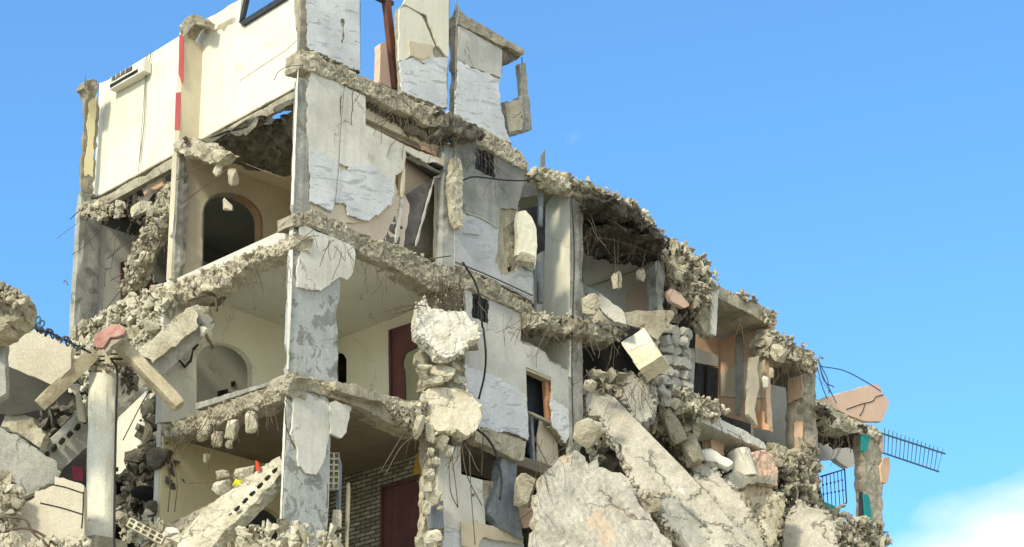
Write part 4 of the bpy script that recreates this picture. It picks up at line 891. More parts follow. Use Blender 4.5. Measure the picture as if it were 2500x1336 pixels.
chunk('concrete_chunk', [(1042, 952), (1067, 946), (1116, 948), (1149, 960), (1171, 986), (1176, 1014), (1166, 1047), (1138, 1064), (1115, 1048), (1071, 1052), (1056, 1042), (1050, 1005)], TP(1105, 1000, V(-.5), -30, -12), .32, 'cream concrete', 'rounded cream chunk as big as a door in the middle of the shattered pillar', jag=.03, rel=.02, rs=1.5, sp=.06, step=.04, crumbs=80)
for i, (x, y, sx, sy, rt) in enumerate([(1032, 975, 16, 28, 0), (1022, 1040, 26, 70, 15), (1050, 1055, 28, 56, 0), (1078, 1080, 34, 40, 20), (1052, 1105, 20, 24, 0), (1060, 1125, 36, 26, 0), (1048, 1160, 30, 34, 0), (1046, 1190, 30, 30, 0), (1060, 1215, 34, 44, 10), (1040, 1240, 26, 44, 0), (1096, 1104, 26, 38, 10), (1058, 1312, 50, 40, 0), (1022, 1325, 26, 30, 0), (1074, 1240, 18, 16, 0)]):
    rock(x, y, V(-.35), sx, sy, .25, rt, 'pale broken concrete', label='pale lump in the column of loose lumps down the shattered pillar', group='loose lumps of the shattered pillar')
panel('core', [(1040, 1060), (1075, 1065), (1070, 1345), (1035, 1345)], V(.0), .2, 'broken concrete', PR, jag=.04, rel=.08)
panel('duct', [(1050, 1230), (1082, 1222), (1084, 1290), (1052, 1290)], V(-.15), .1, 'grey pipe', PR, jag=.01)

# ============ storey B-C and below, right part of the front
w2 = [(1152, 714), (1193, 734), (1194, 792), (1152, 774)]
w3 = [(1284, 896), (1346, 922), (1346, 1036), (1288, 1005)]
panel('wall', [(1134, 704, 1), (1276, 766, 1), (1272, 832), (1300, 842), (1330, 858), (1345, 880), (1392, 900), (1392, 1062), (1384, 1085), (1366, 1058), (1348, 1040), (1346, 922, 1), (1284, 896, 1), (1288, 1005), (1290, 1076), (1262, 1066), (1230, 1062), (1180, 1048), (1134, 1040)], V(.06), .2, 'slab concrete', B_, holes=[w2], jag=.02)
panel('plaster', [(1134, 704, 1), (1274, 766, 1), (1270, 832), (1300, 845), (1330, 860), (1344, 884), (1390, 902), (1390, 1010), (1348, 990), (1346, 922, 1), (1284, 896, 1), (1286, 970), (1200, 925), (1134, 900)], V(0), .05, 'light sooted plaster', B_, holes=[w2], jag=.03, step=.05)
panel('marble_cladding', [(1134, 890), (1200, 915), (1284, 962), (1288, 1005), (1290, 1074), (1240, 1055), (1200, 1050), (1140, 1036)], V(-.006), .05, mc, B_, jag=.035, step=.05)
panel('marble_cladding', [(1346, 975), (1392, 1000), (1392, 1062), (1382, 1082), (1364, 1056), (1348, 1036)], V(-.006), .05, mc, B_, jag=.035, step=.05)
grille(w2, V(.03), 4, 3, .014, parent=B_)
wd3 = panel('window', [(1284, 896), (1346, 922), (1352, 1080), (1360, 1130), (1288, 1110)], V(.5), .04, 'dark fabric', B_, rel=.03)
beam('frame', (1338, 925), (1345, 1032), V(.1), .19, .12, 'wood', wd3, chip=.004)
beam('frame', (1284, 900), (1350, 928), V(.0), .08, .2, 'old timber', wd3, chip=.01)
beam('frame', (1284, 1002), (1352, 1034), V(.0), .07, .1, 'brown column', wd3, chip=.01)
panel('curtain', [(1320, 1020), (1356, 1034), (1364, 1100), (1368, 1150), (1312, 1140), (1312, 1060)], V(.3), .04, 'beige paint', B_, rel=.03)
beam('downpipe', (1298, 1010), (1306, 1150), V(.2), .09, .09, 'grey pipe', B_, chip=.003)
beam('beam', (1180, 1062), (1282, 1096), V(-.1), .42, .3, 'slab concrete', B_, chip=.04)
panel('beam', [(1160, 1045), (1200, 1052), (1285, 1078), (1282, 1122), (1262, 1124), (1200, 1092), (1160, 1075)], V(-.3), .3, 'slab concrete', B_, jag=.02, rel=.03)
# lower right of the front
w4 = [(1124, 1080), (1200, 1100), (1218, 1120), (1216, 1148), (1202, 1176), (1180, 1166), (1124, 1158)]
panel('wall', [(1072, 1095), (1124, 1090, 1), (1126, 1158, 1), (1178, 1172), (1182, 1235), (1186, 1290), (1140, 1300), (1078, 1280), (1068, 1180)], V(-.02), .15, 'white plaster', B_, holes=[[(1151, 1205), (1160, 1203), (1160, 1212), (1153, 1213)]], jag=.02)
panel('wall', [(1100, 1080), (1125, 1075), (1125, 1160), (1110, 1150)], V(-.06), .05, 'teal paint', B_, jag=.03) if False else None
panel('wall', [(1180, 1172), (1222, 1178), (1214, 1212), (1200, 1206), (1186, 1240), (1178, 1225)], V(.0), .15, 'broken concrete', B_, jag=.03, rel=.05)
panel('marble_cladding', [(1084, 1268), (1128, 1275), (1180, 1300), (1278, 1328), (1280, 1350), (1080, 1350)], V(-.006), .05, mc, B_, jag=.035, step=.05)
panel('plaster_patch', [(1128, 1270), (1240, 1292), (1278, 1310), (1278, 1330), (1180, 1312), (1166, 1340), (1128, 1332)], V(-.09), .04, 'beige paint', B_, jag=.02)
panel('column_fragment', [(1226, 1118), (1240, 1122), (1264, 1130), (1266, 1240), (1278, 1318), (1222, 1290), (1196, 1250), (1214, 1190)], V(-.15), .25, 'grey pipe', B_, jag=.02, rel=.02)
panel('wall', [(1262, 1190), (1300, 1200), (1310, 1280), (1278, 1290), (1262, 1240)], V(-.05), .15, 'pale peach paint', B_, jag=.03)
panel('shade_backing', [(1110, 1060), (1290, 1080), (1370, 1120), (1400, 1350), (1060, 1350)], V(1.5), .1, 'soot_and_shade', B_)  # added dark sheet, colours the depth behind the gaps as shade
rock(1280, 1200, V(-.5), 60, 90, .4, 0, 'pale broken concrete', label='pale block wedged beside the dark steel-grey column fragment')
rock(1252, 1165, V(-.4), 24, 20, .2, 0, 'pale broken concrete', label='small pale stone on top of the column fragment', planes=12) if False else None
chunk('concrete_chunk', [(1268, 516), (1284, 514), (1298, 530), (1310, 560), (1312, 600), (1306, 656), (1290, 645), (1262, 622), (1266, 580), (1262, 545)], TP(1290, 585, V(-.3), -22, 8), .2, 'cream paint', 'pointed cream wall slab hanging below the barred window', jag=.012, rel=.012)
rock(1285, 635, V(-.3), 50, 40, .3, 30, 'broken concrete', label='broken grey underside lump beneath the pointed cream wall slab')

# ============ third bay and the stepped-down right wing
uc = UV(1392, 700, V0)[0]
panel('wall', [(1332, 500), (1350, 478), (1391, 464), (1391, 780), (1340, 778), (1328, 770)], U(8.5), .1, 'cream paint', B_, jag=.012)
panel('wall', [(1328, 815), (1391, 830), (1391, 920), (1330, 870)], U(8.46), .1, 'cream paint', B_, jag=.02)
panel('shade_backing', [(1262, 470), (1400, 470), (1400, 900), (1262, 840)], V(2.6), .1, 'soot_and_shade', B_)
panel('ceiling', [(1262, 490), (1300, 452), (1380, 450), (1395, 470), (1350, 490), (1268, 515)], Z(z3+.05), .25, 'green wall', B_, jag=.03)
panel('wall', [(1280, 440), (1340, 452), (1330, 475), (1280, 480)], V(.5), .1, 'light sooted plaster', B_, jag=.02)
panel('wall', [(1312, 622), (1330, 612), (1330, 770), (1310, 765)], V(1.0), .1, 'ceiling plaster', B_)
pp = thing('downpipe', 'grey drainpipe with a sharp broken top rising above the roof edge', 'pipe', pt(1322, 560, V(.3)))
tube(MB(), [pt(1320, 478, V(.2)), pt(1318, 552, V(.2))], .075, 10).build('lower_pipe', 'grey pipe', pp, smooth=True)
tube(MB(), [pt(1317, 640, V(.2)), pt(1318, 740, V(.2))], .075, 10).build('lower_pipe', 'grey pipe', pp, smooth=True)
panel('shard', [(1320, 404), (1322, 380), (1331, 364), (1331, 405), (1330, 430), (1319, 430)], V(.1), .06, 'grey pipe', pp)
rz = Z(z3+.05)
R1 = [(1296, 420), (1308, 404), (1325, 408), (1345, 414), (1392, 428), (1430, 450), (1480, 465), (1540, 488), (1575, 518), (1602, 548), (1626, 582), (1622, 600), (1590, 575), (1550, 535), (1500, 505), (1440, 488), (1390, 468), (1340, 450), (1300, 432)]
panel('broken_slab_edge', R1, V(-.2), .35, 'broken concrete', B_, jag=.08, rel=.14, rs=1.7, sp=.06)
rubble([(1298, 412), (1400, 430), (1500, 470), (1580, 520), (1630, 590), (1600, 580), (1530, 510), (1400, 462), (1300, 430)], V(-.15), 260, .02, .12, out=.2, label='ragged concrete crumbs along the roof edge of the third bay')
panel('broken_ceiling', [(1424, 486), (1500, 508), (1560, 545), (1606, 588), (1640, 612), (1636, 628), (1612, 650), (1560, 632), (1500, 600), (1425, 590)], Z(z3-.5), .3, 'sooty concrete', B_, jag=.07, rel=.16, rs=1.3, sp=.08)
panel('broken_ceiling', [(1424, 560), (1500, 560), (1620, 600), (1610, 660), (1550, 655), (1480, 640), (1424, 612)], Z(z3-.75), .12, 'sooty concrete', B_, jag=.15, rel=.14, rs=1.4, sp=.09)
panel('ceiling', [(1420, 590), (1560, 600), (1640, 630), (1640, 660), (1425, 715)], Z(z3-.5), .2, 'ceiling plaster', B_)
uw1 = UV(1640, 700, V0)[0]
panel('wall', [(1425, 705), (1642, 632), (1642, 775), (1425, 810)], U(uw1), .2, 'beige paint', B_, jag=.01)
panel('wall', [(1530, 715), (1560, 700), (1600, 700), (1640, 700), (1638, 768), (1530, 790)], U(uw1-.04), .03, 'peach paint', B_, jag=.05)
panel('wall', [(1600, 640), (1622, 640), (1622, 770), (1606, 770)], V(-.1), .3, 'grey column', B_, jag=.04)
panel('shade_backing', [(1300, 520), (1420, 520), (1600, 650), (1700, 750), (1870, 880), (1985, 975), (1992, 1150), (2030, 1300), (2040, 1360), (1300, 1360)], V(4.9), .1, 'soot_and_shade', B_)  # added backing for the whole wing, room shade put into its colour
panel('collapsed_core', [(1400, 940), (1500, 910), (1600, 930), (1700, 1050), (1800, 1120), (1900, 1090), (1990, 1130), (2000, 1220), (2060, 1270), (2150, 1300), (2150, 1360), (1300, 1360), (1300, 1200)], V(.7), .6, 'dark concrete', B_, rel=.45, rs=.9, sp=.14)  # coloured dark so the gaps between the blocks read as shaded
rock(1504, 686, V(-.1), 30, 44, .3, -8, 'broken concrete', label='squarish concrete lump hanging on bars in the middle of the third bay')
rock(1564, 672, V(-.1), 26, 36, .25, 15, 'broken concrete', label='smaller lump hanging on bars right of the squarish one')
for a in ([(1498, 570), (1502, 640), (1504, 670)], [(1510, 580), (1508, 650), (1512, 720)], [(1578, 560), (1574, 620), (1566, 660)], [(1460, 580), (1510, 590), (1600, 620)], [(1440, 525), (1470, 500), (1452, 480)]): wire(a, V(-.1), .012, parent=B_)
# debris lying on the floor of the third bay
chunk('fallen_slab', [(1424, 694), (1450, 706), (1490, 735), (1525, 765), (1528, 792), (1500, 786), (1470, 760), (1440, 725), (1426, 715)], TP(1470, 740, V(0), 20, -30), .12, 'grey fallen slab', 'pale grey slab sliding down to the right on the floor of the third bay', cat='slab', jag=.02)
rock(1440, 745, V(-.3), 50, 60, .4, 30, 'pale broken concrete', label='cracked pale block beside the third column foot')
chunk('fallen_slab', [(1530, 762), (1560, 758), (1640, 758), (1648, 765), (1628, 800), (1605, 830), (1560, 800), (1528, 790)], TP(1590, 785, V(-.5), -20, 10), .15, 'slab concrete', 'grey flat slab tilted over the white box-shaped block', cat='slab', jag=.015)
panel('broken_slab_edge', [(1290, 760), (1340, 770), (1390, 775), (1430, 780), (1480, 790), (1530, 795), (1535, 815), (1500, 836), (1450, 828), (1400, 815), (1340, 812), (1300, 800)], V(-.25), .6, 'broken concrete', B_, jag=.08, rel=.14, rs=2.2, sp=.08)
rubble([(1290, 760), (1400, 772), (1540, 790), (1520, 835), (1400, 815), (1300, 795)], V(-.2), 130, .03, .13, out=.15, label='crumbled slab edge across the foot of the third column')
bx = thing('concrete_block', 'bright white box-shaped block tilted over the dark hollow, biggest white piece', 'block', pt(1565, 850, V(-.7)))
bp_ = TP(1566, 852, V(-.9), 28, -14)
panel('body', [(1516, 837), (1572, 800), (1616, 868), (1560, 903)], bp_, .55, 'cream concrete', bx, jag=.012, step=.08)
panel('top_face', [(1518, 836), (1572, 801), (1592, 832), (1574, 842), (1556, 846), (1546, 852), (1530, 858)], (bp_[0], bp_[1]-.01), .02, 'white plaster', bx, jag=.01, step=.06)
panel('shade_backing', [(1420, 830), (1520, 830), (1640, 800), (1700, 960), (1560, 940), (1420, 920)], V(.9), .1, 'soot_and_shade', B_)
# big slabs that slid down in front
S = []
chunk('fallen_slab', [(1300, 1345, 1), (1306, 1290), (1316, 1240), (1312, 1200), (1330, 1150), (1350, 1140), (1378, 1108), (1400, 1100), (1420, 1108), (1440, 1135), (1452, 1095), (1462, 1140), (1490, 1150), (1525, 1160), (1545, 1190), (1560, 1230), (1590, 1262), (1612, 1300), (1640, 1320), (1650, 1350, 1)], TP(1460, 1230, V(-1.9), -28, -28), .3, 'fallen slab', 'biggest fallen slab, cream with an orange stain, at the bottom centre', cat='slab', jag=.07, rel=.045, rs=1.3, sp=.09)
chunk('fallen_slab', [(1424, 948, 1), (1463, 954, 1), (1498, 968, 1), (1533, 1003, 1), (1603, 1075, 1), (1674, 1148, 1), (1748, 1228, 1), (1800, 1292, 1), (1862, 1345, 1), (1720, 1345, 1), (1640, 1300), (1600, 1240), (1551, 1202), (1538, 1162), (1533, 1132), (1507, 1078), (1478, 1048), (1467, 1013), (1440, 1013), (1426, 975)], TP(1600, 1140, V(-1.3), -10, -22), .35, 'fallen slab', 'long grey-cream slab sliding down to the right behind the biggest slab', cat='slab', jag=.05, rel=.03, rs=1.6, sp=.09, crumbs=150, csize=.12)
chunk('fallen_slab', [(1592, 1222), (1620, 1212), (1650, 1218), (1680, 1245), (1720, 1285), (1735, 1345, 1), (1690, 1345, 1), (1660, 1300), (1620, 1262)], TP(1660, 1270, V(-2.1), -20, -20), .25, 'grey fallen slab', 'whitish slab splinter at the bottom right of the biggest slab', cat='slab', jag=.05, rel=.03, rs=1.6, sp=.09, crumbs=150, csize=.12)
chunk('fallen_slab', [(1690, 1240), (1730, 1230), (1780, 1262), (1830, 1310), (1850, 1345, 1), (1745, 1345, 1), (1710, 1290)], TP(1760, 1290, V(-1.8), -5, -22), .25, 'grey fallen slab', 'smooth grey slab low between the long slab and the far boulders', cat='slab', jag=.05, rel=.03, rs=1.6, sp=.09, crumbs=150, csize=.12)
chunk('fallen_slab', [(1487, 922), (1520, 910), (1535, 906), (1560, 924), (1597, 944), (1597, 985), (1592, 1018), (1572, 1032), (1555, 1025), (1540, 1000), (1520, 985), (1495, 965)], TP(1545, 965, V(-.3), 10, -18), .3, 'grey fallen slab', 'cracked grey slab standing above the long sliding slab', cat='slab', jag=.05, rel=.03, rs=1.6, sp=.09, crumbs=150, csize=.12)
chunk('fallen_slab', [(1690, 1135), (1712, 1124), (1750, 1150), (1800, 1195), (1835, 1250), (1868, 1345, 1), (1812, 1345, 1), (1760, 1240), (1700, 1175)], TP(1750, 1210, V(-1.0), 0, -22), .25, 'fallen slab', 'thin slab edge running alongside the long sliding slab', cat='slab', jag=.05, rel=.03, rs=1.6, sp=.09, crumbs=150, csize=.12)
chunk('fallen_slab', [(1925, 1262), (1950, 1225), (1985, 1240), (2015, 1245), (2036, 1270), (2040, 1345, 1), (1915, 1345, 1), (1912, 1310)], TP(1975, 1290, V(-1.2), 10, -22), .4, 'fallen slab', 'upright grey slab farthest right, under the last bay', cat='slab', jag=.05, rel=.03, rs=1.6, sp=.09, crumbs=150, csize=.12)
chunk('fallen_slab', [(1860, 1270), (1885, 1215), (1905, 1200), (1915, 1225), (1905, 1280), (1898, 1320), (1880, 1335), (1868, 1320)], TP(1890, 1270, V(-1.2), -20, -10), .4, 'pale broken concrete', 'narrow upright slab left of the farthest right slab', cat='slab', jag=.05, rel=.03, rs=1.6, sp=.09, crumbs=150, csize=.12)
rubble([(1400, 1060), (1430, 950), (1480, 940), (1560, 1010), (1500, 1060), (1470, 1140), (1440, 1120)], V(.3), 90, .05, .2, 'pale broken concrete', out=.3, label='pale blocks tumbled between the third column and the long slab')
rubble([(1420, 905), (1480, 900), (1600, 930), (1700, 1080), (1780, 1180), (1850, 1260), (1870, 1330), (1780, 1240), (1660, 1110), (1560, 1010), (1440, 950)], V(.1), 300, .05, .24, 'broken concrete', out=.4, label='belt of tumbled concrete along the upper side of the long slab')
rubble([(1540, 1190), (1600, 1205), (1690, 1240), (1760, 1345), (1640, 1345), (1600, 1280)], V(-1.6), 170, .05, .24, 'broken concrete', out=.35, label='rubble filling the seam between the biggest slab and its neighbours')
rubble([(1850, 1110), (1950, 1110), (1992, 1215), (2050, 1280), (2150, 1300), (2160, 1345), (1880, 1345), (1800, 1250)], V(-.1), 330, .04, .26, 'broken concrete', out=.4, label='rubble mound under the last two bays')
rubble([(1960, 1070), (2000, 1110), (2000, 1200), (1940, 1190), (1900, 1130)], V(-.4), 90, .06, .2, 'broken concrete', out=.3, label='crumbled slab edge at the foot of the farthest tall column')
rock(1437, 1056, V(-1.4), 76, 76, .5, 30, 'pale broken concrete', label='large pale boulder under the third column, left of the long slab')
rock(1440, 942, V(-.9), 36, 30, .3, 0, 'pale broken concrete', label='pale boulder at the head of the long slab')
rock(1470, 912, V(-.5), 40, 22, .3, 0, 'broken concrete', label='grey boulder wedged in the dark hollow under the white box')
rock(1643, 1040, V(-.5), 44, 90, .4, -25, 'broken concrete', label='tall broken block on the belt of rubble above the long slab')
rock(1690, 1105, V(-.6), 50, 80, .4, -20, 'broken concrete', label='second tall block further down the rubble belt')
rock(1655, 1205, V(-2.2), 36, 26, .25, 0, 'cream paint', label='small cream block lying on the whitish slab splinter', planes=6)
# second bay of the wing
chunk('concrete_chunk', [(1636, 628), (1650, 626), (1664, 640), (1668, 680), (1658, 684), (1640, 668)], V(-.3), .15, 'yellow paint', 'tan plaster flake under the roof edge, upper of two', jag=.02)
chunk('concrete_chunk', [(1640, 705), (1660, 715), (1684, 745), (1672, 752), (1638, 735), (1632, 715)], V(-.35), .12, 'pale peach paint', 'peach plaster flake pointing down right, lower of two', jag=.015)
panel('wall', [(1700, 690), (1752, 700), (1745, 820), (1730, 820), (1706, 785), (1698, 740)], V(-.15), .3, 'slab concrete', B_, jag=.05, rel=.08)
panel('wall', [(1736, 700), (1756, 702), (1748, 820), (1738, 815)], V(-.25), .08, 'white plaster', B_, jag=.015)
R2 = [(1610, 600), (1640, 590), (1662, 608), (1685, 622), (1715, 640), (1742, 672), (1740, 690), (1745, 700), (1725, 735), (1700, 760), (1688, 700), (1665, 660), (1630, 640)]
panel('broken_slab_edge', R2, V(-.1), .6, 'broken concrete', B_, jag=.09, rel=.18, rs=2, sp=.09)
rubble([(1610, 595), (1650, 592), (1720, 635), (1750, 690), (1720, 750), (1700, 780), (1650, 700), (1620, 640)], V(-.2), 220, .05, .22, out=.3, label='crumbled roof edge between the third bay and the second step')
rubble([(1600, 620), (1690, 640), (1700, 780), (1640, 790), (1615, 700)], V(.1), 110, .06, .25, 'dark concrete', out=.3, label='dark crumbled masonry behind the two plaster flakes')
panel('floor_slab', [(1745, 694), (1780, 708), (1810, 722), (1850, 738), (1892, 765), (1895, 785), (1880, 792), (1840, 770), (1752, 726)], V(-.1), 1.2, 'slab concrete', B_, jag=.02, rel=.03)
zz2 = UV(1890, 788, V0)[2]
panel('ceiling', [(1752, 728), (1880, 785), (1755, 835), (1700, 800), (1740, 740)], Z(zz2), .15, 'ceiling plaster', B_)
rubble([(1800, 710), (1840, 722), (1850, 742), (1800, 728)], V(-.1), 30, .03, .12, label='small heap of crumbs on the second step of the roof')
rubble([(1860, 750), (1895, 762), (1898, 795), (1870, 790)], V(-.2), 26, .04, .12, label='crumbs at the right tip of the second step')
u2 = UV(1880, 900, V0)[0]
panel('wall', [(1755, 832), (1882, 784), (1880, 868), (1870, 872), (1870, 960), (1876, 1050), (1755, 1010)], U(u2), .2, 'peach paint', B_, jag=.012)
panel('wall_band', [(1757, 912), (1852, 872), (1868, 878), (1862, 972), (1757, 968)], U(u2-.03), .02, 'beige paint', B_)
panel('column', [(1796, 818), (1812, 812), (1814, 960), (1806, 1012), (1796, 1012)], U(u2-.06), .03, 'grey column', B_, jag=.01)
panel('wall', [(1836, 872), (1854, 868), (1849, 900), (1854, 940), (1842, 1000), (1850, 1040), (1828, 1010), (1830, 930)], V(.0), .12, 'beige paint', B_, jag=.02)
v2 = UV(1755, 900, U(u2))[1]
vb = V(v2)
panel('wall', [(1660, 770), (1757, 830), (1757, 1010), (1650, 1000)], vb, .1, 'peach paint', B_)
panel('wall', [(1698, 850), (1755, 868), (1752, 895), (1698, 885)], V(v2-.1), .06, 'ceiling plaster', B_)
dd = panel('door', [(1698, 888), (1754, 900), (1752, 980), (1690, 970)], V(v2-.12), .06, 'dark metal', B_)
beam('frame', (1700, 885), (1692, 970), V(v2-.2), .07, .05, 'soot_and_shade', dd, chip=.002); beam('frame', (1728, 892), (1724, 975), V(v2-.2), .07, .05, 'soot_and_shade', dd, chip=.002)
beam('column', (1694, 850), (1688, 975), V(.3), .16, .2, 'grey column', B_, chip=.02)
mb = MB(); rng = random.Random(9)
for r in range(8):
    for q_ in range(3):
        x = 1622+q_*25+rng.uniform(-4, 4); y = 806+r*25+q_*5+rng.uniform(-3, 3)
        if (r > 5 and q_ == 2) or (r > 6 and q_ == 1): continue
        c = pt(x, y, V(-.25-.15*rng.random())); R = Euler((rng.gauss(0, .3), rng.gauss(0, .3), rng.gauss(0, .3))).to_matrix()
        rbox_at(mb, c, R@eR, R@eL, R@eZ, .19, .12, .125, .03, .07, r*7+q_)
panel3(mb, P3([(1612, 800), (1650, 792), (1680, 830), (1690, 880), (1678, 940), (1650, 935), (1640, 990), (1618, 960), (1606, 880)], V(0)), eL, .2, jag=.05, rel=.08)
mb.build('broken_masonry', 'grey fallen slab', B_)
panel('shade_backing', [(1600, 760), (1700, 780), (1690, 1010), (1600, 1000)], V(1.4), .1, 'soot_and_shade', B_)
panel('orange_plaster', [(1838, 1005), (1862, 1004), (1862, 1030), (1878, 1040), (1876, 1050), (1836, 1045)], U(u2-.25), .1, 'orange paint', B_, jag=.02)
# floor of the second bay
panel('broken_slab_edge', [(1640, 950), (1680, 968), (1740, 985), (1760, 1000), (1750, 1020), (1700, 1015), (1650, 1000)], V(-.3), .6, 'broken concrete', B_, jag=.07, rel=.15)
rubble([(1640, 945), (1700, 965), (1765, 1000), (1760, 1025), (1700, 1020), (1640, 1000)], V(-.4), 110, .05, .2, 'pale broken concrete', out=.3, label='slab crumbs on the floor of the peach-walled bay')
zs = UV(1880, 1098, V(-.3))[2]
panel('floor_slab', [(1712, 1008), (1760, 1024), (1820, 1052), (1868, 1080), (1872, 1096), (1850, 1090), (1790, 1065), (1712, 1030)], V(-.4), .9, 'white plaster', B_, jag=.02, rel=.02)
panel('ceiling', [(1700, 1030), (1870, 1096), (1790, 1125), (1690, 1090)], Z(zs), .1, 'ceiling plaster', B_)
panel('wall', [(1735, 1062), (1765, 1054), (1768, 1115), (1740, 1108)], V(.2), .3, 'pale peach paint', B_, jag=.03)
panel('shade_backing', [(1690, 1050), (1880, 1080), (1900, 1180), (1700, 1150)], V(1.8), .1, 'soot_and_shade', B_)
chunk('fallen_slab', [(1712, 1100), (1735, 1095), (1790, 1128), (1778, 1140), (1750, 1128), (1725, 1125)], TP(1745, 1112, V(-.5), 0, -35), .15, 'white plaster', 'white slab plate lying left of the short round stump', cat='slab', jag=.03)
cyl = thing('column_stump', 'short pale round stump of a column under the floor slab of the wing', 'stump', pt(1812, 1180, V(-.3)))
mb = MB(); tube(mb, [pt(1803, 1106, V(-.2)), pt(1812, 1136, V(-.3)), pt(1822, 1170, V(-.4))], .31, 24); mb.build('shaft', 'pillar plaster', cyl)
chunk('concrete_chunk', [(1832, 1108), (1864, 1098), (1884, 1108), (1902, 1150), (1900, 1185), (1868, 1182), (1845, 1160)], V(-.5), .35, 'pale peach paint', 'peach and cream block standing right of the short round stump', jag=.04, rel=.05)
chunk('fallen_slab', [(1780, 1160), (1800, 1150), (1830, 1165), (1870, 1160), (1900, 1170), (1890, 1182), (1830, 1180), (1800, 1195), (1782, 1180)], V(-.7), .2, 'pale broken concrete', 'white broken plate in front of the short round stump', cat='slab', jag=.03)
panel('wall', [(1820, 1185), (1880, 1185), (1890, 1240), (1870, 1280), (1840, 1260), (1818, 1220)], V(-.3), .4, 'beige paint', B_, jag=.05, rel=.08)
# third step
R3 = [(1882, 802), (1905, 810), (1950, 845), (1985, 858), (1998, 882), (1996, 905), (1970, 905), (1940, 885), (1925, 880), (1900, 875), (1880, 860), (1872, 830)]
panel('broken_slab_edge', R3, V(-.15), .6, 'broken concrete', B_, jag=.07, rel=.15, sp=.09)
rubble([(1882, 800), (1950, 842), (1998, 875), (1990, 905), (1930, 890), (1870, 870)], V(-.2), 140, .04, .18, out=.3, label='crumbled third step of the roof')
rock(1902, 862, V(-.5), 44, 44, .4, 10, 'pale broken concrete', label='pale boulder at the left of the third roof step')
rock(1868, 935, V(-.1), 20, 34, .15, 10, 'white plaster', label='white flake dangling in front of the dark third bay')
rock(1884, 910, V(-.1), 14, 26, .12, 0, 'beige paint', label='small beige flake dangling in front of the dark third bay')
u3_ = UV(1990, 1000, V0)[0]
panel('wall', [(1918, 925), (1962, 908), (1962, 1140), (1920, 1120)], U(u3_-.6), .4, 'brown column', B_, jag=.04)
panel('plaster_patch', [(1925, 925), (1958, 914), (1958, 970), (1922, 985)], U(u3_-.64), .03, 'peach paint', B_, jag=.03)
panel('plaster_patch', [(1938, 1032), (1958, 1030), (1962, 1130), (1938, 1120)], U(u3_-.64), .03, 'peach paint', B_, jag=.03)
panel('column', [(1960, 905), (1992, 885), (1994, 1000), (1998, 1060), (1998, 1140), (2002, 1240), (1965, 1235), (1962, 1000)], V(-.05), .3, 'slab concrete', B_, jag=.04, rel=.03)
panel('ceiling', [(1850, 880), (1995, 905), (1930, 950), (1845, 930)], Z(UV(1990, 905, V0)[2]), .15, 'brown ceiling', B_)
panel('shade_backing', [(1840, 860), (1930, 890), (1930, 1120), (1840, 1090)], V(2.6), .1, 'shadowed room wall', B_)
panel('broken_slab_edge', [(1890, 1080), (1930, 1095), (1990, 1130), (2002, 1160), (1996, 1190), (1950, 1160), (1900, 1120)], V(-.2), .5, 'broken concrete', B_, jag=.07, rel=.13)
panel('shade_backing', [(1880, 1120), (2000, 1160), (2000, 1240), (1900, 1230)], V(1.2), .1, 'soot_and_shade', B_)
# last bay
LB = [(1996, 975), (2020, 982), (2060, 1010), (2100, 1030), (2140, 1040), (2158, 1060), (2150, 1080), (2110, 1062), (2060, 1052), (2020, 1032), (1998, 1015)]
panel('broken_slab_edge', LB, V(-.15), .7, 'broken concrete', B_, jag=.05, rel=.12, sp=.09)
zl = UV(2140, 1065, V0)[2]
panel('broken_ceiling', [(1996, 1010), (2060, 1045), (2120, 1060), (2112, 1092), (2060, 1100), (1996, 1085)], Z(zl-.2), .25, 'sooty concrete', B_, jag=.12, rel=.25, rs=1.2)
panel('wall', [(1996, 1070), (2112, 1060), (2112, 1118), (2092, 1122), (2088, 1138), (2072, 1142), (2058, 1134), (2040, 1120), (2014, 1122), (2000, 1130)], V(1.6), .2, 'ceiling plaster', B_, jag=.02)
panel('column', [(2106, 1058), (2145, 1045), (2152, 1100), (2156, 1200), (2160, 1345, 1), (2108, 1345, 1), (2116, 1230), (2110, 1150)], V(-.05), .35, 'slab concrete', B_, jag=.035, rel=.03)
panel('teal_plaster', [(2104, 1062), (2124, 1060), (2118, 1098), (2108, 1104), (2106, 1100)], V(-.12), .06, 'teal paint', B_, jag=.015)
panel('teal_plaster', [(2108, 1205), (2120, 1208), (2128, 1250), (2130, 1285), (2112, 1270)], V(-.08), .03, 'teal paint', B_, jag=.015)
panel('teal_plaster', [(2104, 1200), (2109, 1205), (2113, 1272), (2102, 1275)], V(-.03), .1, 'dark fabric', B_)
panel('parapet', [(2006, 978), (2020, 968), (2060, 958), (2120, 940), (2142, 938), (2152, 950), (2156, 965), (2168, 972), (2170, 988), (2160, 1012), (2152, 1030), (2110, 1028), (2060, 1008), (2030, 992)], V(.25), .2, 'pale peach paint', B_, jag=.015)
for a in ([(2066, 1000), (2100, 988), (2130, 980), (2138, 970), (2156, 964)], [(2112, 985), (2106, 1004), (2098, 1016)]): wire(a, V(.25), .016, 'soot_and_shade', 'crack', B_, out=0)
panel('orange_plaster', [(2158, 1118), (2172, 1116), (2174, 1150), (2166, 1180), (2154, 1178), (2150, 1140)], V(-.1), .2, 'peach paint', B_, jag=.015)
panel('orange_plaster', [(2148, 1050), (2156, 1058), (2156, 1108), (2150, 1100)], V(-.1), .2, 'pale peach paint', B_, jag=.015)
rubble([(2000, 1230), (2060, 1255), (2120, 1270), (2160, 1290), (2160, 1345), (2040, 1345), (2030, 1270)], V(-.2), 150, .04, .2, out=.3, label='crumbled slab under the open last bay')
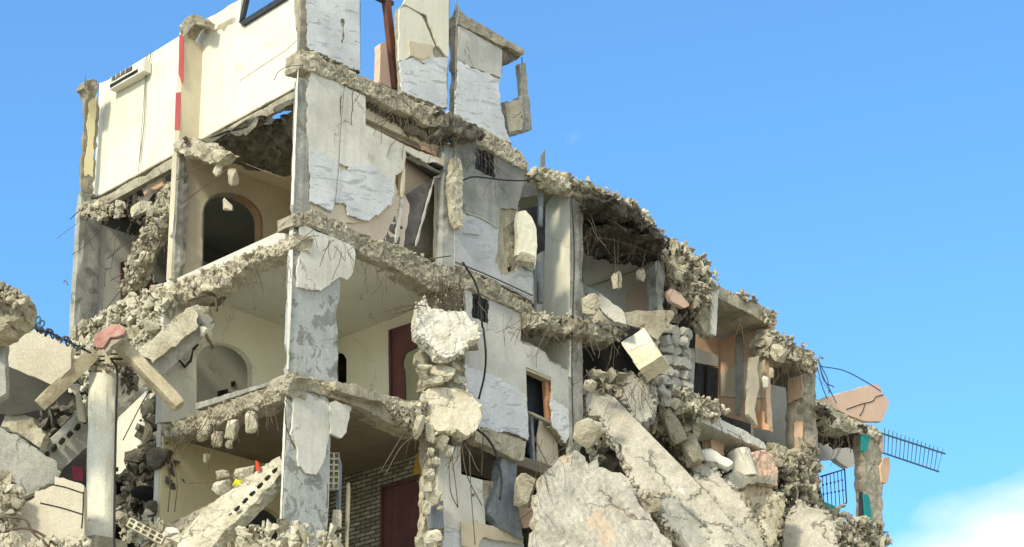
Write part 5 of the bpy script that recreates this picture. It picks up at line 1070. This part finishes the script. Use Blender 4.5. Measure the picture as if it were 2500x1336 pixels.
# railings
rl = thing('metal_railing', 'bent blue-grey railing sticking out to the right of the last column', 'railing', pt(2150, 1060, V(-.2)))
pr = V(-.3)
tube(MB(), [pt(2152, 1058, pr), pt(2307, 1108, pr)], .03, 5).build('top_rail', 'blue steel', rl)
tube(MB(), [pt(2156, 1106, pr), pt(2292, 1152, pr)], .028, 5).build('bottom_rail', 'blue steel', rl)
for i in range(15):
    t = i/14; a = (2160+t*140, 1046+t*50); b = (2158+t*132, 1106+t*45)
    if i == 14: a = (2303, 1096); b = (2288, 1150)
    tube(MB(), [pt(*a, pr), pt(*b, pr)], .014, 4).build('baluster', 'blue steel', rl)
gr = thing('window_grille', 'ornamental iron grille hanging askew in the open last bay', 'grille', pt(2040, 1200, V(.1)))
pg = V(.2)
tube(MB(), [pt(2003, 1164, pg), pt(2062, 1146, pg), pt(2067, 1228, pg), pt(2040, 1240, pg)], .024, 4).build('frame', 'dark metal', gr)
for i in range(6):
    t = i/5; mb = MB(); a = (2008+t*46, 1163-t*14); b = (2012+t*48, 1238-t*6); tube(mb, [pt(*a, pg), pt(*b, pg)], .012, 4)
    for s in (.3, .6): c = pt(a[0]+(b[0]-a[0])*s, a[1]+(b[1]-a[1])*s, pg); mb.add([c+v*.04 for v in ROCKS[3][0]], ROCKS[3][1])
    mb.build('baluster', 'dark metal', gr)
panel('teal_sheet', [(2012, 1225), (2050, 1240), (2042, 1252), (2016, 1246)], V(.1), .03, 'teal paint', None, label='torn teal sheet at the foot of the iron grille', cat='sheet')
rock(2057, 1235, V(.1), 18, 10, .15, -15, 'broken concrete', label='small lump hanging at the corner of the iron grille')
# dangling block beside the top storey
db_ = thing('dangling_block', 'grey wall block with a thin post, dangling in the sky right of the top storey', 'block', pt(1265, 320, V(.1)))
panel('block', [(1230, 250), (1238, 246), (1272, 244), (1276, 232), (1292, 235), (1299, 316), (1245, 328), (1238, 320)], V(.1), .35, 'grey column', db_, jag=.02, rel=.015)
panel('face', [(1232, 252), (1270, 247), (1280, 290), (1274, 318), (1242, 322)], V(.07), .04, 'slab concrete', db_, jag=.015)
panel('post', [(1268, 156), (1284, 154), (1290, 236), (1276, 238)], V(.15), .14, 'grey column', db_, jag=.015)
tube(MB(), [pt(1274, 140, V(.2)), pt(1275, 160, V(.2))], .012, 4).build('rebar', 'rebar steel', db_)

# ============ air conditioner and cables on the top-left wall
ac = thing('air_conditioner', 'wall-mounted split air conditioner hanging on the cream top wall', 'air conditioner', pt(312, 190, U(.5)))
ap = U(.32)
A_, B2 = pt(268, 206, ap), pt(352, 158, ap)
d_ = (B2-A_).normalized(); up_ = eZ; mb = MB()
rbox_at(mb, (A_+B2)/2+eR*.1, d_, up_, eR, (B2-A_).length/2, .16, .11, .006, .2, 3); mb.build('housing', 'appliance plastic', ac)
mb = MB(); rbox_at(mb, (A_+B2)/2-d_*.10-up_*.07-eR*.012, d_, up_, eR, (B2-A_).length*.40, .035, .012, 0, .5, 3); mb.build('air_outlet', 'soot_and_shade', ac)
mb = MB(); rbox_at(mb, (A_+B2)/2-d_*.18+up_*.09-eR*.012, d_, up_, eR, (B2-A_).length*.28, .05, .012, 0, .5, 3); mb.build('grille', 'dark concrete', ac)
for i in range(4): tube(MB(), [A_+d_*(.1+.2*i)+up_*.04-eR*.03, A_+d_*(.1+.2*i)+up_*.15-eR*.03], .012, 4).build('fin', 'appliance plastic', ac)
wire([(358, 130), (350, 260), (338, 420)], U(.5), .008, 'brown column', 'cable', None, out=.0, label='thin cable running down the cream wall, left of two', cat='cable')
wire([(370, 125), (356, 200), (352, 300), (340, 395)], U(.5), .012, 'brown column', 'cable', None, out=.0, label='thicker cable running down the cream wall, right of two', cat='cable')

# ============ neighbouring ruin at the left edge
NB = thing('neighbour_ruin', 'collapsed neighbouring building at the left edge, parapet and tilted slabs', 'building', pt(60, 1330, F(38)))
panel('broken_wall_top', [(-40, 690), (10, 700), (36, 708), (55, 715), (68, 730), (64, 755), (50, 775), (20, 800), (-40, 820)], F(36.2), .8, 'broken concrete', NB, jag=.05, rel=.14, rs=2.0, sp=.08)
rubble([(-20, 695), (30, 705), (60, 725), (60, 745), (20, 740), (-20, 740)], F(36.1), 70, .05, .18, out=.2, parent=NB)
panel('parapet', [(8, 815), (40, 796), (62, 795), (120, 820), (175, 850), (172, 900), (128, 940), (80, 918), (12, 890)], TP(90, 860, F(38.6), 5, 10), .2, 'block masonry', NB, jag=.012)
panel('ceiling', [(8, 888), (130, 938), (100, 1000), (40, 1012), (-20, 1010)], TP(60, 940, F(39.2), 0, 60), .15, 'shadowed room wall', NB, jag=.02)
panel('column', [(-10, 808), (12, 815), (14, 960), (-10, 975)], F(37.0), .3, 'grey column', NB, jag=.02)
panel('shade_backing', [(-15, 870), (170, 900), (240, 1000), (250, 1345), (-15, 1345)], F(43.0), .2, 'soot_and_shade', NB, holes=[[(0, 992), (12, 990), (8, 998), (0, 1000)], [(24, 996), (34, 994), (33, 1001), (26, 1002)]])  # added backing behind the neighbour, its near-black is painted shade
panel('tilted_slab', [(-20, 1040, 1), (0, 1042), (40, 1060), (90, 1095), (140, 1130), (150, 1152), (130, 1180), (90, 1200), (40, 1220), (-20, 1230, 1)], TP(60, 1130, F(38.5), -25, -5), .25, 'grey fallen slab', NB, jag=.03, rel=.02, rs=.8)
panel('tilted_slab', [(20, 1000), (80, 1020), (110, 1060), (100, 1090), (40, 1055), (0, 1040)], TP(60, 1050, F(39.8), 20, -10), .25, 'slab concrete', NB, jag=.04, rel=.06)
panel('masonry', [(134, 1162), (205, 1185, 1), (206, 1310, 1), (160, 1345, 1), (-10, 1345, 1), (30, 1290), (38, 1240), (62, 1225), (84, 1215), (86, 1200), (110, 1195), (132, 1185)], F(38.0), .3, 'block masonry', NB, jag=.02)
for a in ([(132, 1184), (160, 1190), (205, 1205)], [(98, 1228), (150, 1240), (202, 1256)], [(204, 1200), (202, 1256), (199, 1290)]): wire(a, F(37.99), .012, 'soot_and_shade', 'joint', NB, out=0)
panel('crimson_panel', [(176, 1138), (201, 1140), (202, 1174), (178, 1172)], F(39.0), .05, 'crimson board', None, label='crimson board standing in the shadow left of the pillar', cat='board')
rubble([(0, 1150), (40, 1180), (60, 1240), (30, 1290), (0, 1300)], F(37.7), 50, .06, .22, 'broken concrete', out=.2, parent=NB)
rubble([(0, 1290), (60, 1312), (210, 1305), (230, 1345), (-10, 1345)], F(37.4), 60, .03, .16, 'pale broken concrete', out=.2, label='rubble along the bottom edge left of the round pillar')
rubble([(100, 1000), (215, 980), (215, 1050), (130, 1110), (100, 1080)], F(41.5), 60, .08, .3, 'dark concrete', out=.3, label='dark rubble under the widest fallen beam')
for a, nm in (([(10, 1262), (60, 1268), (80, 1300), (120, 1336)], 'upper'), ([(0, 1300), (60, 1290), (110, 1310), (150, 1345)], 'lower')):
    wire(a, F(37.5), .03, 'rebar steel', 'cable', None, label='%s thick cable curving over the masonry in the bottom left corner' % nm, cat='cable')
# razor wire coil
mb = MB(); P = []
for i in range(150):
    t = i/149; x = 60+t*140; y = 792+t*62-t*(1-t)*20
    c = pt(x, y, F(37.6)); a = t*2*pi*11; P.append(c+Vector((cos(a)*.06, sin(a)*.06, sin(a*1.3)*.07)))
tube(mb, P, .018, 4); tube(mb, [pt(60, 792, F(37.6)), pt(130, 816, F(37.6)), pt(222, 862, F(37.6))], .025, 4)
mb.build('razor_wire', 'dark metal', None, label='dark coiled razor wire along the parapet at the left edge', cat='wire')
mb = MB(); P = []
for i in range(70):
    t = i/69; x = 50+t*60; c = pt(x, 774+t*28-12*sin(t*3.1), F(38.6)); a = t*2*pi*6; P.append(c+Vector((cos(a)*.07, 0, sin(a)*.10)))
tube(mb, P, .02, 4).build('razor_wire', 'blue steel', None, label='bluish loops of wire on the far side of the parapet', cat='wire')

# ============ bars, cables
for a in ([(1180, 800), (1186, 866), (1182, 920), (1169, 974)], [(1130, 640), (1166, 705), (1178, 800)]): wire(a, V(-.2), .025, 'black rubber', 'cable', None, label='black cable hanging down the right front below the small window' if a[0][1] == 800 else 'black cable looping over the slab edge above the small window', cat='cable')
wire([(1160, 1045), (1190, 1070), (1212, 1110), (1224, 1170), (1220, 1220)], V(-.5), .028, 'black rubber', 'cable', None, label='thick black hose arching over the dark opening at the bottom', cat='cable')
wire([(1130, 440), (1160, 432), (1230, 440), (1290, 440), (1310, 425)], V(-.2), .02, 'black rubber', 'cable', None, label='cable slung under the barred window towards the roof edge', cat='cable')
wire([(1395, 480), (1402, 620), (1398, 780), (1396, 900), (1400, 1080)], V(-.1), .016, 'black rubber', 'cable', None, label='cable running down the third column', cat='cable')
wire([(2006, 895), (2060, 905), (2110, 930), (2150, 955)], V(-.2), .018, 'blue steel', 'rebar', B_)
for a in ([(1998, 880), (2010, 920), (2030, 960), (2042, 985)], [(2000, 890), (2012, 930), (2036, 945)], [(1996, 900), (2006, 940), (2020, 975)], [(2000, 885), (2020, 925), (2024, 960)]): wire(a, V(-.2), .016, 'blue steel', 'rebar', B_)
for a in ([(1560, 800), (1610, 770)], [(940, 760), (1000, 745), (1040, 748)], [(950, 778), (1000, 755), (1035, 720)], [(962, 765), (1020, 752)], [(1050, 632), (1100, 625)]): wire(a, V(-.25), .014, parent=B_)
for a in ([(940, 1160), (980, 1090), (1020, 1060)], [(930, 1150), (990, 1050)], [(1100, 1100), (1112, 1180), (1118, 1240)], [(1096, 1130), (1100, 1200), (1118, 1240)], [(1126, 1080), (1140, 1160), (1176, 1234)], [(1146, 1100), (1150, 1200), (1160, 1330)], [(1230, 1300), (1260, 1275), (1300, 1245)], [(1300, 1060), (1340, 1160), (1290, 1240)], [(800, 1180), (798, 1240)], [(1180, 1050), (1176, 1160)]): wire(a, V(-.4), .012, parent=B_)
for a in ([(240, 780), (300, 700), (345, 640), (380, 560)], [(250, 790), (310, 715), (352, 650)], [(262, 632), (300, 600), (330, 575)], [(300, 870), (320, 760), (350, 690)], [(270, 685), (300, 668)], [(255, 700), (258, 660), (275, 655)], [(208, 210), (208, 188)], [(172, 535), (190, 518), (210, 510)], [(155, 690), (160, 685), (166, 696)], [(440, 500), (560, 410)], [(430, 440), (500, 400)], [(600, 400), (700, 440)]): wire(a, U(-.15), .011, parent=B_)
for a in ([(1128, 640), (1120, 700)], [(300, 1075), (352, 975), (380, 940)], [(410, 1250), (415, 1180), (405, 1130)], [(426, 1250), (432, 1180), (420, 1120)], [(460, 1180), (520, 1175), (570, 1160)]): wire(a, U(-.3), .013, parent=B_)
for a in ([(480, 770), (520, 850)], [(470, 745), (510, 835)], [(455, 735), (520, 720), (530, 760)]): wire(a, F(40.3), .03, 'rebar steel', parent=B_)
rock(497, 762, F(40.2), 46, 36, .3, -10, 'pale broken concrete', label='pale block at the upper end of the widest fallen beam', planes=7)
rock(502, 812, F(40.2), 36, 30, .3, 20, 'cream paint', label='cream block hanging below the upper end of the widest fallen beam', planes=6)
rock(404, 740, U(-.4), 26, 32, .3, 0, 'pale broken concrete', label='pale lump above the mid column stub of the left front', planes=7)
whiskers([(740, 130), (1270, 380), (1270, 400), (740, 160)], V(-.2), 10, parent=B_)
whiskers([(720, 540), (1060, 660), (1060, 690), (720, 560)], V(-.2), 8, parent=B_)
whiskers([(1300, 420), (1620, 580), (1620, 620), (1300, 440)], V(-.3), 10, parent=B_)
whiskers([(1640, 640), (1980, 890), (1960, 920), (1640, 700)], V(-.3), 8, parent=B_)
whiskers([(420, 690), (700, 580), (700, 610), (420, 730)], U(-.2), 6, parent=B_)
whiskers([(400, 1040), (690, 940), (690, 970), (400, 1060)], U(-.2), 10, parent=B_, down=1.2, ln=(.5, 1.5))
for poly, pl, n in (([(900, 240), (1090, 320), (1080, 350), (900, 260)], V(-.1), 26), ([(1080, 290), (1280, 400), (1200, 400), (1090, 340)], V(-.2), 26), ([(720, 550), (880, 600), (1060, 690), (1060, 720), (880, 640)], V(-.2), 30), ([(1060, 690), (1300, 770), (1300, 790), (1060, 720)], V(-.2), 22), ([(430, 700), (700, 600), (690, 640), (430, 740)], U(-.2), 26), ([(180, 520), (420, 560), (400, 600), (200, 560)], U(-.1), 20), ([(400, 1050), (690, 970), (690, 990), (400, 1070)], U(-.2), 30), ([(960, 1010), (1050, 1060), (1180, 1080), (1080, 1100)], V(-.3), 26), ([(1300, 790), (1500, 830), (1520, 850), (1300, 820)], V(-.3), 26), ([(1430, 470), (1620, 590), (1600, 640), (1430, 600)], V(.0), 40), ([(1640, 640), (1750, 700), (1690, 800), (1640, 720)], V(-.3), 26), ([(1880, 850), (1990, 900), (1980, 930), (1880, 890)], V(-.3), 18), ([(2000, 1010), (2140, 1080), (2100, 1100), (2000, 1060)], V(-.2), 20), ([(1430, 880), (1600, 930), (1780, 1160), (1700, 1100)], V(-.5), 40), ([(1720, 980), (1870, 1090), (1850, 1110), (1700, 1010)], V(-.5), 20), ([(1300, 1050), (1420, 1060), (1400, 1110), (1290, 1240)], V(-1.2), 24)):
    whiskers(poly, pl, n, (.25, 1.1), .008, None, 'rebar', .9, .2, tangle=True)
TANGLE.build('rebar_tangle', 'rebar steel', B_, kind='stuff')
# base mass below the picture so nothing hangs in the air
mb = MB(); rng = random.Random(3)
nx, ny = 70, 46
for i in range(nx):
    for j in range(ny):
        u = -8+i*38/(nx-1); v = -7+j*20/(ny-1)
        e = min(1, max(0, min(i, nx-1-i)/12)); f = min(1, max(0, min(j/14, (ny-1-j)/10)))
        cap = 7.6 + max(0, min(1, (u-9)/10))*2.4
        h = cap*e**.7*f**.7 + .9*relief(Vector((u, v, 0)), .6)*e*f - .3
        mb.v.append(tuple(uvz(u, v, h)))
for i in range(nx-1):
    for j in range(ny-1):
        k = i*ny+j; mb.f.append((k, k+ny, k+ny+1, k+1))
mb.build('rubble_mound', 'broken concrete', None, label='great mound of rubble the ruin stands in', cat='rubble', kind='stuff')
